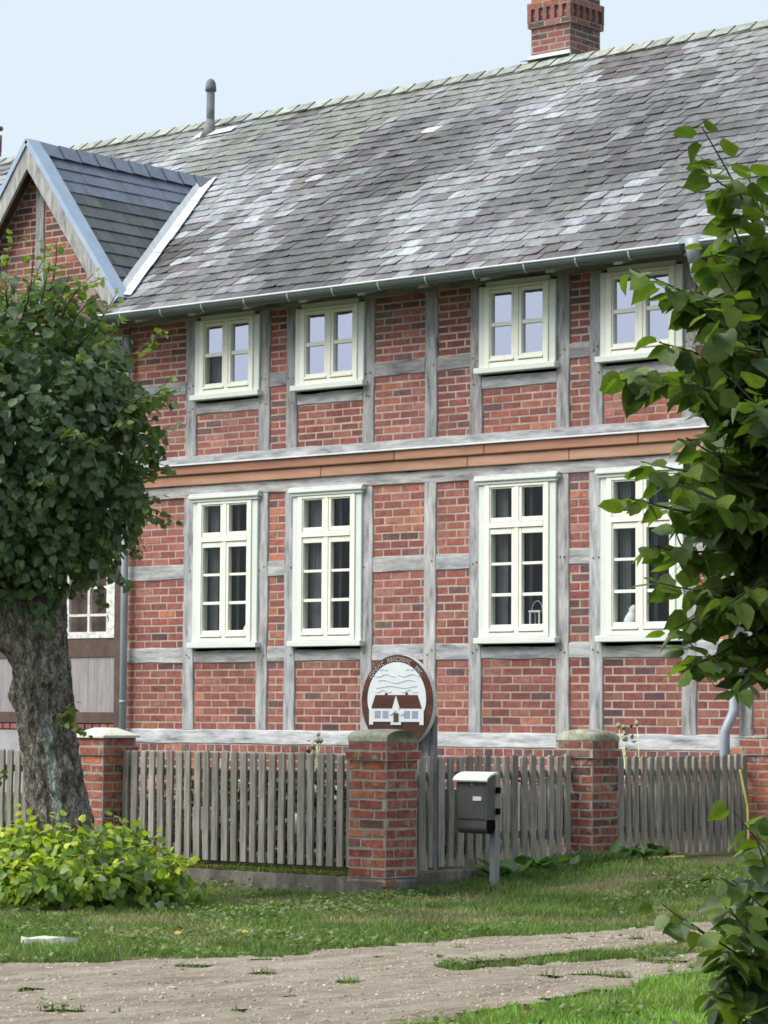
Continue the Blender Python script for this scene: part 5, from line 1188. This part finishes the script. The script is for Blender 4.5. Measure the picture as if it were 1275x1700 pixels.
# ------------------------------------------------------------------ GARDEN behind the fence
def shrub(x, y, rx, ry, h, n, label, flowers=0, dark=(.018, .036, .018), light=(.045, .075, .028)):
    z = float(gh(x, y)); t = thing('garden_shrub', label, 'shrub', (x, y, z), 'shrubs behind the picket fence')
    m = MB()
    for i in range(9): a = random.uniform(0, 6.28); twig(m, (x, y, z), (x + rx * .6 * math.cos(a), y + ry * .6 * math.sin(a), z + h * random.uniform(.5, .85)), .012, .004, .1, 4, 5)
    m.build('stems', M['twig'], t)
    crown_leaves('foliage', (x, y, z + h * .5), (rx, ry, h * .52), n, .07, t, (.4, 1), dark=dark, light=light, mat='leaf_small', gap=-.5)
    for k in range(flowers):
        a = random.uniform(3.3, 6.6); hh = random.uniform(.1, .95); fx, fy, fz = x + rx * 1.0 * math.cos(a) * .95, y + ry * 1.0 * math.sin(a), z + h * hh
        m = MB(); 
        for q_ in range(9):
            v = unit(1)[0] * .024; u = unit(1)[0]; w_ = np.cross(v, u); w_ = w_ / np.linalg.norm(w_) * .02; c_ = np.array([fx, fy, fz]) + v
            m.face([c_ - w_ - u * .014, c_ + w_ - u * .014, c_ + w_ + u * .014, c_ - w_ + u * .014])
        m.build('blossom', M['petal'], t)
shrub(-17.2, 18.0, .62, .38, .80, 900, 'low dark shrub behind the left end of the picket fence', 4)
shrub(-16.3, 18.05, .60, .40, .84, 900, 'dark shrub with white blossoms behind the middle of the left fence', 9)
shrub(-15.45, 18.1, .50, .42, .80, 900, 'dark shrub with white blossoms between the left fence and the round sign', 8)
shrub(-15.7, 19.3, .40, .7, .55, 900, 'dark shrub behind the picket fence and mailbox', 4)
shrub(-15.75, 20.9, .45, .8, .50, 900, 'low dark shrub behind the garden gate', 2)
shrub(-18.6, 18.3, .6, .45, .55, 700, 'dark shrub behind the fence left of the flat topped pillar', 3)
shrub(-17.6, 19.6, 1.0, .5, .5, 900, 'broad dark shrub in the garden bed below the house wall', 3)
# withered flower stalks rising above the fence
def stalk(x, y, top, label, heads):
    z = float(gh(x, y)); t = thing('flower_stalk', label, 'flower', (x, y, z)); m = MB(); ends = []
    for k in range(heads):
        e = (x + random.uniform(-.10, .10), y + random.uniform(-.05, .05), top - .05 * k * random.uniform(.3, 1.2)); twig(m, (x, y, z), e, .006, .0035, .05, 6, 5); ends.append(e)
    m.build('stalk', M['leaf_small'], t)
    e_ = []
    for e in ends:
        mm = MB(); n = 8; rr = random.uniform(.018, .027)
        for i in range(5):
            for j in range(n): mm.v.append((e[0] + rr * math.sin(math.pi * (i + .3) / 4.6) * math.cos(j * .785), e[1] + rr * math.sin(math.pi * (i + .3) / 4.6) * math.sin(j * .785), e[2] - rr + rr * .55 * i))
        for i in range(4):
            for j in range(n): mm.f.append((i * n + j, i * n + (j + 1) % n, (i + 1) * n + (j + 1) % n, (i + 1) * n + j)); mm.c.append((1, 1, 1))
        mm.build('flower_head', M['petal_dry'], t)
    P_, F_, N_, S_, C_ = shoot_leaves([(x, y, top - .35), (x + .02, y, top - .15), (x, y, top - .05)], .06, .03, (.03, .05, .02), (.07, .09, .03))
    leaves_mesh('leaves', P_, F_, N_, S_, C_, M['leaf_small'], t, t['org'])
stalk(-16.02, 17.9, 1.255, 'withered pale flower heads above the fence left of the corner pillar', 5)
stalk(-15.25, 21.4, 1.36, 'dark drooping flower stalk above the garden gate', 3)
# pale things seen between the pickets
mb = MB(); mb.bbox(-17.04, -16.84, 17.50, 17.60, .38, .63, .01); o = mb.build('white_box', M['white'], origin=(-16.96, 17.73, .16)); tag(o, 'white upright box seen between the pickets left of the corner pillar', 'box')
mb = MB(); mb.tube([(-15.93, 17.62, .36), (-15.93, 17.62, .42), (-15.93, 17.62, .52), (-15.93, 17.62, .60)], [.03, .06, .06, .03], 14); o = mb.build('white_globe', M['white'], origin=(-15.93, 17.62, .16), smooth=True); tag(o, 'small white garden globe between the last pickets beside the corner pillar', 'globe')
mb = MB(); mb.tube([(-14.60, 20.45, .175), (-14.60, 20.8, .165), (-14.60, 21.35, .16)], .018, 8); o = mb.build('yellow_pipe', M['yellow'], origin=(-14.6, 20.8, .16)); tag(o, 'yellow pipe lying in the grass under the gate', 'pipe')
mb = MB(); mb.tube([(-14.5, 22.27, .20), (-14.5, 22.25, .60), (-14.52, 22.16, .94)], .010, 8); o = mb.build('yellow_stick', M['yellow'], origin=(-14.5, 22.27, .18)); tag(o, 'yellow stick leaning beside the right end of the gate', 'stick')
# broad leaved plants at the fence foot
def hosta(x, y, n, size, label):
    z = float(gh(x, y)); P_, F_, N_ = [], [], []
    for i in range(n):
        a = random.uniform(0, 6.28); el = random.uniform(.1, .9); d = Vector((math.cos(a), math.sin(a), el)).normalized()
        P_.append((x + random.gauss(0, .09), y + random.gauss(0, .10), z + random.uniform(.02, .10))); F_.append(d); N_.append(Vector((0, 0, 1)) + Vector([random.gauss(0, .3) for _ in range(3)]))
    C_ = lerp_cols(n, (.045, .095, .035), (.11, .19, .07), RNG.random(n)); o = leaves_mesh('leafy_plant', P_, F_, N_, size * RNG.uniform(.7, 1.2, n), C_, M['leaf_young'], None, (x, y, z), width=.75)
    tag(o, label, 'plant')
hosta(-14.42, 18.55, 30, .15, 'broad leaved green plant at the fence foot just behind the mailbox post')
hosta(-14.42, 19.05, 24, .14, 'broad leaved green plant at the fence foot right of the mailbox')
hosta(-14.30, 20.15, 26, .15, 'broad leaved green plant in front of the mossy capped pillar')
hosta(-14.35, 20.6, 18, .12, 'small broad leaved plant at the left foot of the gate')
n = 9000; x = RNG.normal(-14.35, .13, n); y = RNG.uniform(17.3, 20.1, n); k = (x > -14.62) & (fbm(np.stack([x, y * 1.0, x * 0], -1) * 2.2, 2, 91) > -.15); x, y = x[k], y[k]
blades('tall_grass', x, y, RNG.uniform(.04, .11, len(x)) * (1 + .6 * np.exp(-((y - 19.6) / .3) ** 2)), RNG.uniform(.003, .006, len(x)), lerp_cols(len(x), (.055, .10, .035), (.12, .18, .06), RNG.random(len(x))), 'darker tall grass along the fence foot behind the mailbox')

# small things on the ground
mb = MB(); cxs, cys = -12.96, 12.08; prof = [(-.28, -.03), (-.2, -.09), (.0, -.10), (.18, -.07), (.27, .0), (.15, .05), (-.1, .06), (-.25, .03)]
V = [(cxs + (a * .76 - b * .3) * .62, cys + (a * .65 + b) * .62, h + (.012 if h > 0 and i % 3 == 0 else 0)) for h in (-.01, .04) for i, (a, b) in enumerate(prof)]; k = 8
mb.poly(V, [(i, (i + 1) % k, k + (i + 1) % k, k + i) for i in range(k)] + [tuple(range(k, 2 * k))], (2.0, 2.1, 2.05)); o = mb.build('flat_stone', M['stone'], origin=(cxs, cys, 0)); tag(o, 'pale flat stone lying in the grass below the left bush', 'stone')
spots = [(-13.6, 12.0, 'yellow'), (-12.55, 12.75, 'yellow'), (-12.3, 13.1, 'yellow'), (-13.9, 11.9, 'yellow'), (-8.15, 10.6, 'brown')]
labs = ['yellow fallen leaf in the grass left of the flat stone', 'yellow fallen leaf in the grass right of the flat stone', 'small yellow fallen leaf nearest the track edge', 'curled yellow fallen leaf at the far left edge of the grass', 'brown fallen leaf in the bright grass at the bottom edge']
for (lx, ly, c), lb in zip(spots, labs):
    col = np.array([[.62, .50, .10]]) if c == 'yellow' else np.array([[.12, .055, .03]])
    o = leaves_mesh('fallen_leaf', [(lx, ly, float(gh(lx, ly)) + .055)], [(.7, .6, .15)], [(.1, -.5, 1)], [.042], col, M['leaf_young'], None, (lx, ly, .03)); tag(o, lb, 'leaf', 'fallen leaves')
